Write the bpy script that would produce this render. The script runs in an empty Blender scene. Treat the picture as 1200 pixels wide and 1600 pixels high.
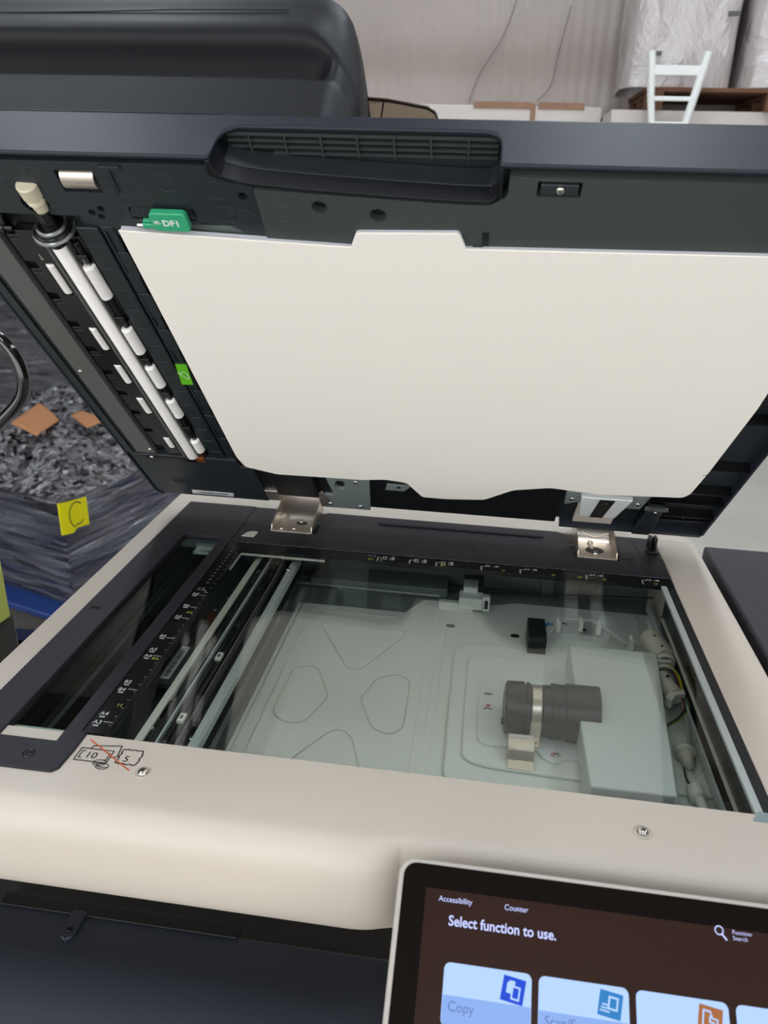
import bpy, bmesh, math, random
from mathutils import Vector, Matrix, noise
from mathutils.geometry import tessellate_polygon
C = bpy.context.scene
COL = C.collection
MM = 0.001
random.seed(5)

# ------------------------------------------------------------------ camera, world, lamps, exposure
cam_d = bpy.data.cameras.new('camera')
cam = bpy.data.objects.new('camera', cam_d); COL.objects.link(cam); C.camera = cam
RX = (0.99009748, 0.13734255, 0.02905171)
RY = (0.07931148, -0.37651155, -0.9230107)
RZ = (-0.11583034, 0.9161747, -0.38367597)
cam.matrix_world = Matrix(((RX[0], -RY[0], -RZ[0], 244.854*MM), (RX[1], -RY[1], -RZ[1], -720.486*MM),
                           (RX[2], -RY[2], -RZ[2], 358.788*MM), (0, 0, 0, 1)))
cam_d.sensor_fit = 'VERTICAL'; cam_d.sensor_height = 24.0; cam_d.lens = 1202.69/1600*24.0
cam_d.clip_start = 0.01; cam_d.clip_end = 60
cam_d.dof.use_dof = True; cam_d.dof.focus_distance = 0.68; cam_d.dof.aperture_fstop = 9.0

C.view_settings.view_transform = 'Standard'; C.view_settings.look = 'None'
C.view_settings.gamma = 1; C.view_settings.use_curve_mapping = False
C.view_settings.exposure = 1.44
C.cycles.use_denoising = True
C.cycles.max_bounces = 10; C.cycles.transparent_max_bounces = 16
C.cycles.caustics_reflective = False; C.cycles.caustics_refractive = False

world = bpy.data.worlds.new('warehouse_daylight'); C.world = world; world.use_nodes = True
bg = world.node_tree.nodes['Background']
bg.inputs[0].default_value = (1.0, 1.0, 1.0, 1); bg.inputs[1].default_value = 1.08

def area(name, loc, size, power, target, color=(1, 1, 1)):
    d = bpy.data.lights.new(name, 'AREA'); d.shape = 'RECTANGLE'; d.size = size[0]; d.size_y = size[1]
    d.energy = power; d.color = color
    o = bpy.data.objects.new(name, d); COL.objects.link(o); o.location = loc
    o.rotation_euler = (Vector(target)-Vector(loc)).to_track_quat('-Z', 'Y').to_euler()
    return o
# dock-door daylight in front and to the left of the machine
area('dock_door_daylight', (-2.2, -4.4, 0.5), (4.6, 2.8), 16, (0, 0, 0.1), (0.86, 0.93, 1.0))

# ------------------------------------------------------------------ colours and materials
def lin(h):
    v = [int(h[i:i+2], 16)/255 for i in (0, 2, 4)]
    return tuple((c/12.92 if c <= 0.04045 else ((c+0.055)/1.055)**2.4) for c in v)+(1,)

def mat(name, col, rough=0.5, metal=0.0, bump=0.0, bscale=400, spec=0.5, var=0.0, vscale=20, emit=None, estr=1.0, coat=0.0):
    m = bpy.data.materials.new(name); m.use_nodes = True
    nt = m.node_tree; b = nt.nodes['Principled BSDF']
    c = lin(col) if isinstance(col, str) else col
    b.inputs['Base Color'].default_value = c; b.inputs['Roughness'].default_value = rough
    b.inputs['Metallic'].default_value = metal; b.inputs['Specular IOR Level'].default_value = spec
    b.inputs['Coat Weight'].default_value = coat
    tc = nt.nodes.new('ShaderNodeTexCoord')
    if bump:
        n = nt.nodes.new('ShaderNodeTexNoise'); n.inputs['Scale'].default_value = bscale; n.inputs['Detail'].default_value = 3
        nt.links.new(tc.outputs['Object'], n.inputs['Vector'])
        bp = nt.nodes.new('ShaderNodeBump'); bp.inputs['Strength'].default_value = bump; bp.inputs['Distance'].default_value = 0.0006
        nt.links.new(n.outputs['Fac'], bp.inputs['Height']); nt.links.new(bp.outputs['Normal'], b.inputs['Normal'])
    if var:
        n = nt.nodes.new('ShaderNodeTexNoise'); n.inputs['Scale'].default_value = vscale; n.inputs['Detail'].default_value = 4
        nt.links.new(tc.outputs['Object'], n.inputs['Vector'])
        mx = nt.nodes.new('ShaderNodeMix'); mx.data_type = 'RGBA'
        mx.inputs[6].default_value = tuple(x*(1-var) for x in c[:3])+(1,)
        mx.inputs[7].default_value = tuple(min(1, x*(1+var)) for x in c[:3])+(1,)
        nt.links.new(n.outputs['Fac'], mx.inputs[0]); nt.links.new(mx.outputs[2], b.inputs['Base Color'])
    if emit:
        b.inputs['Emission Color'].default_value = lin(emit) if isinstance(emit, str) else emit
        b.inputs['Emission Strength'].default_value = estr
    return m

def glass_mat(name, tint, ior=1.5, rough=0.0, refl=1.0):
    m = bpy.data.materials.new(name); m.use_nodes = True; nt = m.node_tree
    for n in list(nt.nodes): nt.nodes.remove(n)
    out = nt.nodes.new('ShaderNodeOutputMaterial'); mix = nt.nodes.new('ShaderNodeMixShader')
    tr = nt.nodes.new('ShaderNodeBsdfTransparent'); tr.inputs[0].default_value = tint
    gl = nt.nodes.new('ShaderNodeBsdfGlossy'); gl.inputs['Roughness'].default_value = rough
    fr = nt.nodes.new('ShaderNodeFresnel'); ge = nt.nodes.new('ShaderNodeNewGeometry')
    mr_ = nt.nodes.new('ShaderNodeMapRange'); mr_.inputs[3].default_value = ior; mr_.inputs[4].default_value = 1/ior
    nt.links.new(ge.outputs['Backfacing'], mr_.inputs[0]); nt.links.new(mr_.outputs[0], fr.inputs[0])
    mu = nt.nodes.new('ShaderNodeMath'); mu.operation = 'MULTIPLY'; mu.inputs[1].default_value = refl; mu.use_clamp = True
    nt.links.new(fr.outputs[0], mu.inputs[0]); nt.links.new(mu.outputs[0], mix.inputs[0])
    nt.links.new(tr.outputs[0], mix.inputs[1]); nt.links.new(gl.outputs[0], mix.inputs[2])
    nt.links.new(mix.outputs[0], out.inputs[0])
    return m

M = {}
M['beige'] = mat('beige_plastic', 'cfc5b8', 0.42, bump=0.06, bscale=1500, spec=0.4)
M['black_cover'] = mat('charcoal_plastic', '29292f', 0.45, bump=0.04, bscale=1800, spec=0.3)
M['lid_black'] = mat('lid_charcoal_plastic', '22262f', 0.38, bump=0.09, bscale=1300, spec=0.34)
M['adf_black'] = mat('feeder_charcoal_plastic', '15161a', 0.5, bump=0.07, bscale=1600, spec=0.24)
M['under'] = mat('underside_dark_plastic', '22272b', 0.42, bump=0.03, bscale=900)
M['under_green'] = mat('underside_grey_green_plastic', '3a403f', 0.4, bump=0.03, bscale=900)
M['deep'] = mat('deep_black_plastic', '0d1013', 0.45)
M['glossblack'] = mat('gloss_black_plastic', '0b0c0e', 0.25)
M['guide'] = mat('guide_dark_plastic', '1a2226', 0.4)
M['grey_plate'] = mat('grey_plate', '565554', 0.4)
M['pad'] = mat('pad_white', 'f7f1e8', 0.55, spec=0.3)
M['pad_edge'] = mat('pad_foam_edge', 'c9cad0', 0.6)
M['roller'] = mat('white_roller', 'f2efec', 0.4)
M['nickel'] = mat('nickel_plated_steel', 'd8cdbf', 0.33, 0.9)
M['steel'] = mat('zinc_steel', 'b4b8b5', 0.3, 1.0)
M['screw'] = mat('screw_metal', 'd6d4cc', 0.2, 1.0)
M['darkscrew'] = mat('dark_screw', '17181b', 0.3, 0.4)
M['floorplate'] = mat('galvanised_plate', 'e0e4dd', 0.5, 0.1, spec=0.4)
M['plate2'] = mat('lens_plate_metal', 'dde2e0', 0.42, 0.15)
M['wallmetal'] = mat('inner_wall_metal', '7f8a88', 0.45, 0.2)
M['boxcover'] = mat('sensor_cover_metal', 'c8cdc8', 0.5, 0.1)
M['lens'] = mat('lens_black', '16181a', 0.35)
M['silver'] = mat('reflector_silver', 'e2e2d4', 0.35, 0.1)
M['ltgrey'] = mat('light_grey_rail', 'b6bebc', 0.4, 0.1)
M['white'] = mat('white_plastic', 'dddbd2', 0.45)
M['offwhite'] = mat('ferrite_white', 'c6c2b2', 0.5)
M['ink'] = mat('ink_black', '1a1a1a', 0.6)
M['mark'] = mat('marking_grey', 'aeb2b4', 0.6)
M['markyel'] = mat('marking_yellow', 'a9b53a', 0.6)
M['label'] = mat('label_white', 'cfd1d1', 0.5)
M['green'] = mat('green_lever', '35a577', 0.35)
M['green2'] = mat('bright_green_label', '5cb414', 0.45)
M['markwhite'] = mat('white_print', 'e8efe8', 0.5)
M['orange'] = mat('orange_print', 'd2633f', 0.6)
M['cream'] = mat('cream_gear', 'cfc7ae', 0.5)
M['tray'] = mat('front_tray_plastic', '30353f', 0.42, bump=0.1, bscale=900)
M['side'] = mat('side_shelf_plastic', '34333a', 0.5, bump=0.15, bscale=1500)
M['panel_frame'] = mat('panel_frame_plastic', 'bdb7ae', 0.4)
M['wy'] = mat('wire_yellow', 'b3b420', 0.5); M['wg'] = mat('wire_green', '1e6b4a', 0.5)
M['wr'] = mat('wire_red', '8a3434', 0.5); M['ww'] = mat('wire_white', 'a9acA5', 0.5); M['wb'] = mat('wire_blue', '2f6f9c', 0.5)
M['copper'] = mat('copper_tip', 'a8602c', 0.35, 0.7)
M['glass'] = glass_mat('platen_glass', (0.955, 0.98, 0.972, 1), 1.5, 0, 1.0)
M['glassedge'] = mat('glass_edge', '8fa3a3', 0.2)
M['slit'] = glass_mat('slit_glass', (0.8, 0.86, 0.84, 1), 1.5, 0, 1.0)
M['smoke'] = glass_mat('smoky_clear_plastic', (0.55, 0.50, 0.44, 1), 1.45, 0.15, 1.0)
M['clear'] = glass_mat('clear_lamp_strip', (0.75, 0.78, 0.76, 1), 1.6, 0.1, 2.5)

# ------------------------------------------------------------------ mesh builder
TT = math.radians(46.2)
OX, OY, OZ, LS = 15.2, 72.6, 31.6, 0.938     # lid frame: hinge point and size of one lid unit in mm
def LID(p):      # x along the hinge, s from the hinge to the front edge, h from the underside to the top
    x, s, h = p
    x, s, h = x*LS, s*LS, h*LS
    return (OX + x, OY - s*math.cos(TT) + h*math.sin(TT), OZ + s*math.sin(TT) + h*math.cos(TT))
PA = math.radians(35)
def PAN(p):      # control panel plane: x, v up the panel, n out of it
    x, v, n = p
    return (x, -402.0 + v*math.cos(PA) - n*math.sin(PA), 16.4 + v*math.sin(PA) + n*math.cos(PA))
def IDT(p): return p

class MB:
    def __init__(s, T=IDT): s.V = []; s.F = []; s.mi = []; s.T = T; s.cur = 0; s.open = False
    def add(s, vs, fs):
        b = len(s.V); s.V += [s.T(tuple(v)) for v in vs]
        for f in fs: s.F.append([b+i for i in f]); s.mi.append(s.cur)
        return s
    def box(s, x0, x1, y0, y1, z0, z1):
        v = [(x, y, z) for z in (z0, z1) for y in (y0, y1) for x in (x0, x1)]
        return s.add(v, [(0,1,3,2),(4,6,7,5),(0,4,5,1),(2,3,7,6),(0,2,6,4),(1,5,7,3)])
    def prism(s, poly, a, b, axis='z', holes=()):
        def P(u, v, w):
            return (u, v, w) if axis == 'z' else ((u, w, v) if axis == 'y' else (w, u, v))
        loops = [list(poly)]+[list(h) for h in holes]
        flat = [p for l in loops for p in l]; n = len(flat)
        if holes:
            tris = tessellate_polygon([[Vector((p[0], p[1], 0)) for p in l] for l in loops])
            caps = [tuple(t) for t in tris]
        else: caps = [tuple(range(n))]
        vs = [P(p[0], p[1], a) for p in flat]+[P(p[0], p[1], b) for p in flat]
        fs = [c for c in caps]+[tuple(i+n for i in reversed(c)) for c in caps]
        k = 0
        for l in loops:
            m = len(l)
            for i in range(m): j = (i+1) % m; fs.append((k+i, k+j, k+j+n, k+i+n))
            k += m
        return s.add(vs, fs)
    def flat(s, poly, w, axis='z'):
        def P(u, v, w): return (u, v, w) if axis == 'z' else ((u, w, v) if axis == 'y' else (w, u, v))
        s.open = True
        return s.add([P(p[0], p[1], w) for p in poly], [tuple(range(len(poly)))])
    def cyl(s, p0, p1, r0, r1=None, n=20, cap=True):
        r1 = r0 if r1 is None else r1
        return s.tube([p0, p1], [r0, r1], n, cap)
    def tube(s, pts, r, n=10, cap=True):
        pts = [Vector(p) for p in pts]
        if not isinstance(r, (list, tuple)): r = [r]*len(pts)
        d0 = (pts[1]-pts[0]).normalized()
        up = Vector((0, 0, 1)) if abs(d0.z) < 0.9 else Vector((1, 0, 0))
        u = d0.cross(up).normalized(); vs = []; fs = []
        for i, p in enumerate(pts):
            d = (pts[min(i+1, len(pts)-1)]-pts[max(i-1, 0)]).normalized()
            u = (u-d*u.dot(d)).normalized(); w = d.cross(u)
            for k in range(n):
                a = 2*math.pi*k/n; vs.append(p+(u*math.cos(a)+w*math.sin(a))*r[i])
        for i in range(len(pts)-1):
            for k in range(n):
                k2 = (k+1) % n; fs.append((i*n+k, i*n+k2, (i+1)*n+k2, (i+1)*n+k))
        if cap: fs.append(tuple(range(n))[::-1]); fs.append(tuple((len(pts)-1)*n+k for k in range(n)))
        return s.add(vs, fs)
    def lathe(s, c, axis, prof, n=24):   # prof: (distance along axis, radius)
        c = Vector(c); ax = Vector(axis).normalized()
        u = (Vector((0, 0, 1)) if abs(ax.z) < 0.9 else Vector((1, 0, 0))).cross(ax).normalized(); w = ax.cross(u)
        vs = [c+ax*a+(u*math.cos(2*math.pi*k/n)+w*math.sin(2*math.pi*k/n))*r for a, r in prof for k in range(n)]; m = len(prof)
        fs = [(i*n+k, i*n+(k+1) % n, (i+1)*n+(k+1) % n, (i+1)*n+k) for i in range(m-1) for k in range(n)]
        fs += [tuple(range(n))[::-1], tuple((m-1)*n+k for k in range(n))]
        return s.add(vs, fs)
    def torus(s, c, R, r, axis='z', n=28, m=8, sq=1.0):
        vs = []; fs = []
        for i in range(n):
            a = 2*math.pi*i/n
            for j in range(m):
                b = 2*math.pi*j/m; q = R+r*math.cos(b)
                p = (q*math.cos(a), q*math.sin(a)*sq, r*math.sin(b))
                if axis == 'x': p = (p[2], p[0], p[1])
                if axis == 'y': p = (p[0], p[2], p[1])
                vs.append((c[0]+p[0], c[1]+p[1], c[2]+p[2]))
        for i in range(n):
            for j in range(m):
                fs.append((i*m+j, ((i+1) % n)*m+j, ((i+1) % n)*m+(j+1) % m, i*m+(j+1) % m))
        return s.add(vs, fs)
    def grid(s, nu, nv, fn):
        s.open = True
        vs = [fn(i/(nu-1), j/(nv-1)) for j in range(nv) for i in range(nu)]
        return s.add(vs, [(j*nu+i, j*nu+i+1, (j+1)*nu+i+1, (j+1)*nu+i) for j in range(nv-1) for i in range(nu-1)])
    def text(s, t, o, u, v, size, bold=0.0, sx=1.0):
        cu = bpy.data.curves.new('t', 'FONT'); cu.body = t; cu.size = 1.0; cu.offset = bold; cu.resolution_u = 3
        ob = bpy.data.objects.new('t', cu); COL.objects.link(ob)
        bpy.context.view_layer.update()
        me = bpy.data.meshes.new_from_object(ob.evaluated_get(bpy.context.evaluated_depsgraph_get()))
        o = Vector(o); u = Vector(u).normalized(); v = Vector(v).normalized()
        s.open = True
        s.add([o+u*(p.co.x*size*sx)+v*(p.co.y*size) for p in me.vertices], [tuple(f.vertices) for f in me.polygons])
        bpy.data.objects.remove(ob); bpy.data.curves.remove(cu); bpy.data.meshes.remove(me)
        return s
    def build(s, name, mats, parent=None, bevel=0.0, smooth=False, seg=2, label=None, angle=35, sharp=40):
        me = bpy.data.meshes.new(name)
        me.from_pydata([(v[0]*MM, v[1]*MM, v[2]*MM) for v in s.V], [], s.F)
        if not isinstance(mats, (list, tuple)): mats = [mats]
        for m in mats: me.materials.append(m)
        for p, i in zip(me.polygons, s.mi): p.material_index = i
        bm = bmesh.new(); bm.from_mesh(me)
        if not s.open: bmesh.ops.recalc_face_normals(bm, faces=bm.faces)
        # origin at the middle of the part
        if bm.verts:
            xs = [v.co for v in bm.verts]
            c = Vector([(min(q[k] for q in xs)+max(q[k] for q in xs))/2 for k in range(3)])
            bmesh.ops.translate(bm, verts=bm.verts, vec=-c)
        bm.to_mesh(me); bm.free()
        o = bpy.data.objects.new(name, me); COL.objects.link(o)
        if parent:
            o.parent = parent
        o.location = c-(WL[parent.name] if parent else Vector((0, 0, 0))); WL[o.name] = c.copy()
        if bevel:
            b = o.modifiers.new('bevel', 'BEVEL'); b.width = bevel*MM; b.segments = seg; b.limit_method = 'ANGLE'; b.angle_limit = math.radians(angle)
        if smooth or bevel:
            for p in me.polygons: p.use_smooth = True
            try:
                me.set_sharp_from_angle(angle=math.radians(sharp))
            except Exception: pass
        if label: o['label'] = label
        return o
WL = {}
def empty(name, loc, label, cat, group=None):
    o = bpy.data.objects.new(name, None); COL.objects.link(o); o.location = Vector(loc)*MM
    o.empty_display_size = 0.05; WL[o.name] = Vector(loc)*MM
    o['label'] = label; o['category'] = cat
    if group: o['group'] = group
    return o
def tag(o, label, cat, group=None):
    o['label'] = label; o['category'] = cat
    if group: o['group'] = group
    return o
def rr(x0, x1, y0, y1, r, n=5):      # rounded rectangle
    if not isinstance(r, (list, tuple)): r = [r]*4
    out = []
    for (cx, cy, a0, q) in ((x1, y1, 0, r[2]), (x0, y1, 90, r[3]), (x0, y0, 180, r[0]), (x1, y0, 270, r[1])):
        sx = -1 if cx == x1 else 1; sy = -1 if cy == y1 else 1
        for k in range(n+1):
            a = math.radians(a0+90*k/n)
            out.append((cx+sx*q+q*math.cos(a), cy+sy*q+q*math.sin(a)))
    return out
def circ(cx, cy, r, n=16, ry=None):
    ry = ry or r
    return [(cx+r*math.cos(2*math.pi*k/n), cy+ry*math.sin(2*math.pi*k/n)) for k in range(n)]
def roundpoly(pts, r, n=4):
    out = []; m = len(pts)
    for i in range(m):
        p = Vector(pts[i]); a = Vector(pts[i-1]); b = Vector(pts[(i+1) % m])
        q = r[i] if isinstance(r, (list, tuple)) else r
        da = (a-p); db = (b-p); q = min(q, da.length*0.48, db.length*0.48)
        if q < 0.05: out.append(tuple(p)); continue
        A = p+da.normalized()*q; B = p+db.normalized()*q
        for k in range(n+1):
            t = k/n; out.append(tuple(A*(1-t)**2+p*2*t*(1-t)+B*t*t))
    return out
def barcode(mb, x0, y0, u, v, L, W, seed, w=None):   # bars drawn along u
    rnd = random.Random(seed); t = 0; u = Vector(u); v = Vector(v); o = Vector((x0, y0, w)) if w is not None else Vector(x0)
    mb.open = True
    while t < L:
        b = rnd.choice((0.35, 0.35, 0.7, 1.0)); g = rnd.choice((0.35, 0.5, 0.7))
        p = [o+u*t, o+u*(t+b), o+u*(t+b)+v*W, o+u*t+v*W]
        mb.add(p, [(0, 1, 2, 3)]); t += b+g
def screw(name, c, n, parent, r=3.2, m='screw', T=IDT, ring=None):
    mb = MB(T); c = Vector(c); n = Vector(n)
    mb.lathe(c, n, [(0, r), (r*0.25, r), (r*0.5, r*0.8), (r*0.6, r*0.45), (r*0.6, r*0.01)], 16)
    t1 = n.orthogonal().normalized(); t2 = n.cross(t1)
    mb.cur = 1
    for a, b in ((t1, t2), (t2, t1)):
        q = c+n*(r*0.62)
        mb.add([q+a*r*.4+b*r*.09, q-a*r*.4+b*r*.09, q-a*r*.4-b*r*.09, q+a*r*.4-b*r*.09], [(0, 1, 2, 3)])
    return mb.build(name, [M[m], M['ink']], parent, smooth=True)

# ================================================================== THE SETTING
def structure(o): o['kind'] = 'structure'; return o
def concrete():
    m = mat('concrete_floor', 'bdb9b1', 0.45, bump=0.1, bscale=30, var=0.25, vscale=2.2); return m
structure(MB().box(-6000, 6000, -6000, 5100, -1040, -1000).build('floor', concrete()))

def liner_mat():
    m = bpy.data.materials.new('wall_liner'); m.use_nodes = True; nt = m.node_tree; b = nt.nodes['Principled BSDF']
    tc = nt.nodes.new('ShaderNodeTexCoord')
    w = nt.nodes.new('ShaderNodeTexWave'); w.wave_type = 'BANDS'; w.bands_direction = 'X'; w.inputs['Scale'].default_value = 4.5
    w.inputs['Distortion'].default_value = 0.4
    w2 = nt.nodes.new('ShaderNodeTexWave'); w2.wave_type = 'BANDS'; w2.bands_direction = 'Z'; w2.inputs['Scale'].default_value = 0.55
    w2.inputs['Distortion'].default_value = 1.5; w2.inputs['Detail Scale'].default_value = 0.3
    for q in (w, w2): nt.links.new(tc.outputs['Object'], q.inputs['Vector'])
    ad = nt.nodes.new('ShaderNodeMath'); ad.operation = 'MULTIPLY_ADD'; ad.inputs[1].default_value = 14.0
    nt.links.new(w2.outputs['Fac'], ad.inputs[0]); nt.links.new(w.outputs['Fac'], ad.inputs[2])
    bp = nt.nodes.new('ShaderNodeBump'); bp.inputs['Strength'].default_value = 0.35; bp.inputs['Distance'].default_value = 0.012
    nt.links.new(ad.outputs[0], bp.inputs['Height']); nt.links.new(bp.outputs['Normal'], b.inputs['Normal'])
    n = nt.nodes.new('ShaderNodeTexNoise'); n.inputs['Scale'].default_value = 1.2; n.inputs['Detail'].default_value = 5
    nt.links.new(tc.outputs['Object'], n.inputs['Vector'])
    mx = nt.nodes.new('ShaderNodeMix'); mx.data_type = 'RGBA'; mx.inputs[6].default_value = lin('8d837d'); mx.inputs[7].default_value = lin('b4a9a2')
    nt.links.new(n.outputs['Fac'], mx.inputs[0]); nt.links.new(mx.outputs[2], b.inputs['Base Color'])
    b.inputs['Roughness'].default_value = 0.5
    return m
structure(MB().box(-6000, 6000, 5000, 5100, -1000, 4200).build('wall_back', liner_mat()))
structure(MB().box(-6000, -5900, -2500, 5000, -1000, 4200).build('wall_left', mat('dark_side_wall', '3c3836', 0.7, var=0.2, vscale=1)))
structure(MB().box(-6000, 6000, -6000, 5100, 4200, 4260).build('ceiling', mat('ceiling_insulation', '6e625a', 0.8, var=0.2, vscale=1)))
structure(MB().box(5900, 6000, -3500, 5000, -1000, 4200).build('right_reflection_block', mat('brown_reflection_block', '57483e', 0.7, var=0.2, vscale=1)))  # unseen brown wall, added to darken what the glass reflects from the right
structure(MB().box(-6000, 6000, -6100, -6000, 1300, 4200).build('front_light_block', mat('light_block_surface', '9a9086', 0.7, var=0.2, vscale=1)))  # unseen wall added to cut light from the upper front, open below
# hanging lamps
lamp_glow = mat('lamp_diffuser', 'ffffff', 0.5, emit=(0.84, 0.92, 1.0, 1), estr=8.4)
lampbody = mat('lamp_housing', 'c9c9c6', 0.4)
lamp_spots = [(x, y, a+' row, '+c) for x, a in ((-2000, 'left'), (800, 'middle'), (3400, 'right')) for y, c in ((-4700, 'over the dock side'), (0, 'level with the copier'), (3000, 'nearest the back wall'))]
for i, (lx, ly, where) in enumerate(lamp_spots):
    if i == 0:
        e0 = empty('ceiling_light', (lx, ly, 3900), 'white ceiling lamp of the '+where, 'light', 'ceiling lights')
        h = MB().box(lx-170, lx+170, ly-920, ly+920, 3915, 3990).build('housing', lampbody, e0)
        g = MB().box(lx-150, lx+150, ly-900, ly+900, 3900, 3915).build('diffuser', lamp_glow, e0)
    else:
        e = e0.copy(); COL.objects.link(e); e['label'] = 'white ceiling lamp of the '+where; e.location = Vector((lx, ly, 3900))*MM
        for ch in (h, g):
            c2 = ch.copy(); COL.objects.link(c2); c2.parent = e

# ================================================================== PHOTOCOPIER
cop = empty('photocopier', (200, -110, -1000), 'large beige and charcoal office photocopier with its lid open', 'photocopier')

# ---- lower body
b = MB()
b.box(-118, 500, -300, 150, -990, -78)
b.build('lower_body', M['beige'], cop, bevel=4)
# output deck under the front cover
b = MB()
b.prism([(-300, -349), (215, -349), (215, -660), (-300, -660)], -150, -130)
b.box(-300, 215, -640, -349, -400, -150)
b.build('front_deck', M['tray'], cop, bevel=2)
b = MB(); b.box(-118, 500, -345, -300, -400, -150)
b.prism(roundpoly([(-75, -352), (104, -352), (104, -341), (-75, -341)], 1), -131, -128)
b.build('deck_slot', M['deep'], cop, bevel=0.5)
b = MB(); b.prism(rr(-19, -9, -372, -349, (5, 5, 1, 1)), -130, -127)
la = b.build('latch', M['tray'], cop, bevel=0.8)
screw('latch_screw', (-14, -365, -127), (0, 0, 1), la, 2.2, 'darkscrew')
b = MB()
for k in range(10):
    b.box(-120-k*7, -116-k*7, -560, -330, -140, -122)
b.box(-200, -110, -560, -330, -148, -138)
b.build('vent_fins', mat('fin_blue_grey', '6b7a86', 0.4), cop, bevel=0.5)

# ---- top cover (beige shell) with the openings for the glass and the black cover
profA = [(-311.5, 0), (-362, 0), (-372, -1), (-379, -5), (-384, -12), (-387, -24), (-389, -44), (-387, -58), (-382, -64), (-372, -66), (-330, -66), (-311.5, -66)]
profB = [(-311.5, 0), (-358, 0), (-365, -0.8), (-370, -3), (-373, -7), (-375, -13), (-376, -30), (-376, -50), (-376, -62), (-372, -66), (-330, -66), (-311.5, -66)]
def rounded_profile(P, steps=3):
    out = []
    m = len(P)
    for i in range(m):
        if i in (0, m-2, m-1): out.append(P[i]); continue
        a, p, c, d = (Vector(P[max(i-1, 0)]), Vector(P[i]), Vector(P[i+1]), Vector(P[min(i+2, m-1)]))
        if i == 1: a = p*2-c
        for k in range(steps):
            t = k/steps; q = 0.5*((2*p)+(c-a)*t+(2*a-5*p+4*c-d)*t*t+(3*p-a-3*c+d)*t**3); out.append((q.x, q.y))
    return out
profA = rounded_profile(profA); profB = rounded_profile(profB)
b = MB()
xs = [(-124, 0), (190, 0), (197, 0.05), (203, 0.15), (208, 0.3), (212, 0.5), (215, 0.72), (217, 0.9), (219, 1.0), (495, 1.0)]
vs = []; n = len(profA)
for x, inset in xs:
    for (pa, pb) in zip(profA, profB):
        vs.append((x, pa[0]*(1-inset)+pb[0]*inset, pa[1]*(1-inset)+pb[1]*inset))
fs = []
for i in range(len(xs)-1):
    for j in range(n):
        k = (j+1) % n; fs.append((i*n+j, i*n+k, (i+1)*n+k, (i+1)*n+j))
fs.append(tuple(range(n))); fs.append(tuple((len(xs)-1)*n+k for k in reversed(range(n))))
b.add(vs, fs)
b.build('front_cover', M['beige'], cop, smooth=True)
# rim around the glass
outer = [(-124, -320), (-14.5, -351.5)]
b = MB()
# front strip top from y=-311 to -320 and left edge, right strip, back strip
b.prism([(-124, -311.5), (-101, -311.5), (-101, 117.4), (-124, 117.4)], -66, 0)
b.prism([(451, -311.5), (495, -311.5), (496, 90), (496, 117.4), (451, 117.4)], -66, 0)
b.prism([(-124, 117.5), (496, 117.5), (493, 126), (484, 134), (474, 165), (-124, 165)], -66, 0)
b.build('top_frame', M['beige'], cop, bevel=1.6, seg=3)

# black cover: left margin around the slit glass and the back margin
b = MB()
left = [(-100.5, -351.5), (-17, -351.5), (-13.5, -347.5), (-12.5, -331), (-12.5, -310.5), (-17, -310.5), (-17, 20), (-17, 117), (-100.5, 117)]
slit = [(-72, -323), (-29, -323), (-29, 26), (-72, 26)]
holes = [slit]
b.prism(left, -6, 2.0, holes=holes)
b.build('slit_cover', M['black_cover'], cop, bevel=0.7)
b = MB()
b.prism(roundpoly([(-16.8, 17.5), (450.5, 17.5), (450.5, 62), (446, 72), (446, 116), (403.5, 116), (403.5, 48), (357, 48), (357, 60), (348, 110), (342, 116),
         (71, 116), (71, 52), (18, 52), (18, 116), (-16.8, 116)], [0, 0, 1, 1, 1, 0, 0, 0, 3, 4, 3, 0, 0, 0, 0, 0]), -6, 1.6)
b.build('back_cover', M['black_cover'], cop, bevel=0.7)
b = MB(); b.box(136, 325, 93, 103, 1.6, 4.2); b.build('bumper_strip', M['black_cover'], cop, bevel=1.0)
for (x, y) in ((-40, -338.5), (-89, -148), (-42, 54)):
    mb = MB(); mb.torus((x, y, 2.1), 3.6, 0.5); mb.prism(circ(x, y, 3.5, 20), 1.9, 2.15)
    q = mb.build('screw_recess', M['glossblack'], cop, smooth=True); screw('screw', (x, y, 1.0), (0, 0, 1), q, 2.4, 'darkscrew')
for (x, y) in ((3.8, 83.5), (59, 47), (248, 49), (416, 49)):
    mb = MB(); mb.torus((x, y, 1.7), 3.6, 0.5); mb.prism(circ(x, y, 3.5, 20), 1.5, 1.75)
    q = mb.build('screw_recess', M['glossblack'], cop, smooth=True); screw('screw', (x, y, 0.6), (0, 0, 1), q, 2.4, 'darkscrew')
MB().prism(circ(-90, 51, 6, 24), 1.8, 2.4).build('round_plug', M['side'], cop, bevel=0.3)
MB().prism([(-9, 31), (5, 31), (6.5, 44), (2, 46), (-5, 43)], 1.5, 2.0).build('position_arrow', M['white'], cop)
for x in (439, ):
    mb = MB(); mb.box(436, 447, 72, 84, 1.6, 5); mb.box(438, 442, 82, 92, 1.6, 17); mb.box(443.5, 447, 82, 92, 1.6, 17); mb.box(438, 447, 88, 93, 1.6, 15)
    mb.build('lid_sensor_post', M['glossblack'], cop, bevel=0.8)
for (x0, x1, y0, y1) in ((74, 77, 66, 84), (79, 81, 88, 108), (406, 420, 55, 108), (426, 428.5, 86, 110), (428, 430.5, 62, 82)):
    MB().box(x0, x1, y0, y1, 1.2, 2.1).build('cover_slot', M['deep'], cop)

# right side shelf
b = MB(); b.prism([(507, 118), (720, 116), (720, -700), (506, -700), (506, 100)], -40, -2.5)
b.build('side_shelf', M['side'], cop, bevel=2.5)
b = MB(); b.box(496, 700, -640, 110, -990, -42); b.build('side_cabinet', M['side'], cop, bevel=3)

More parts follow.
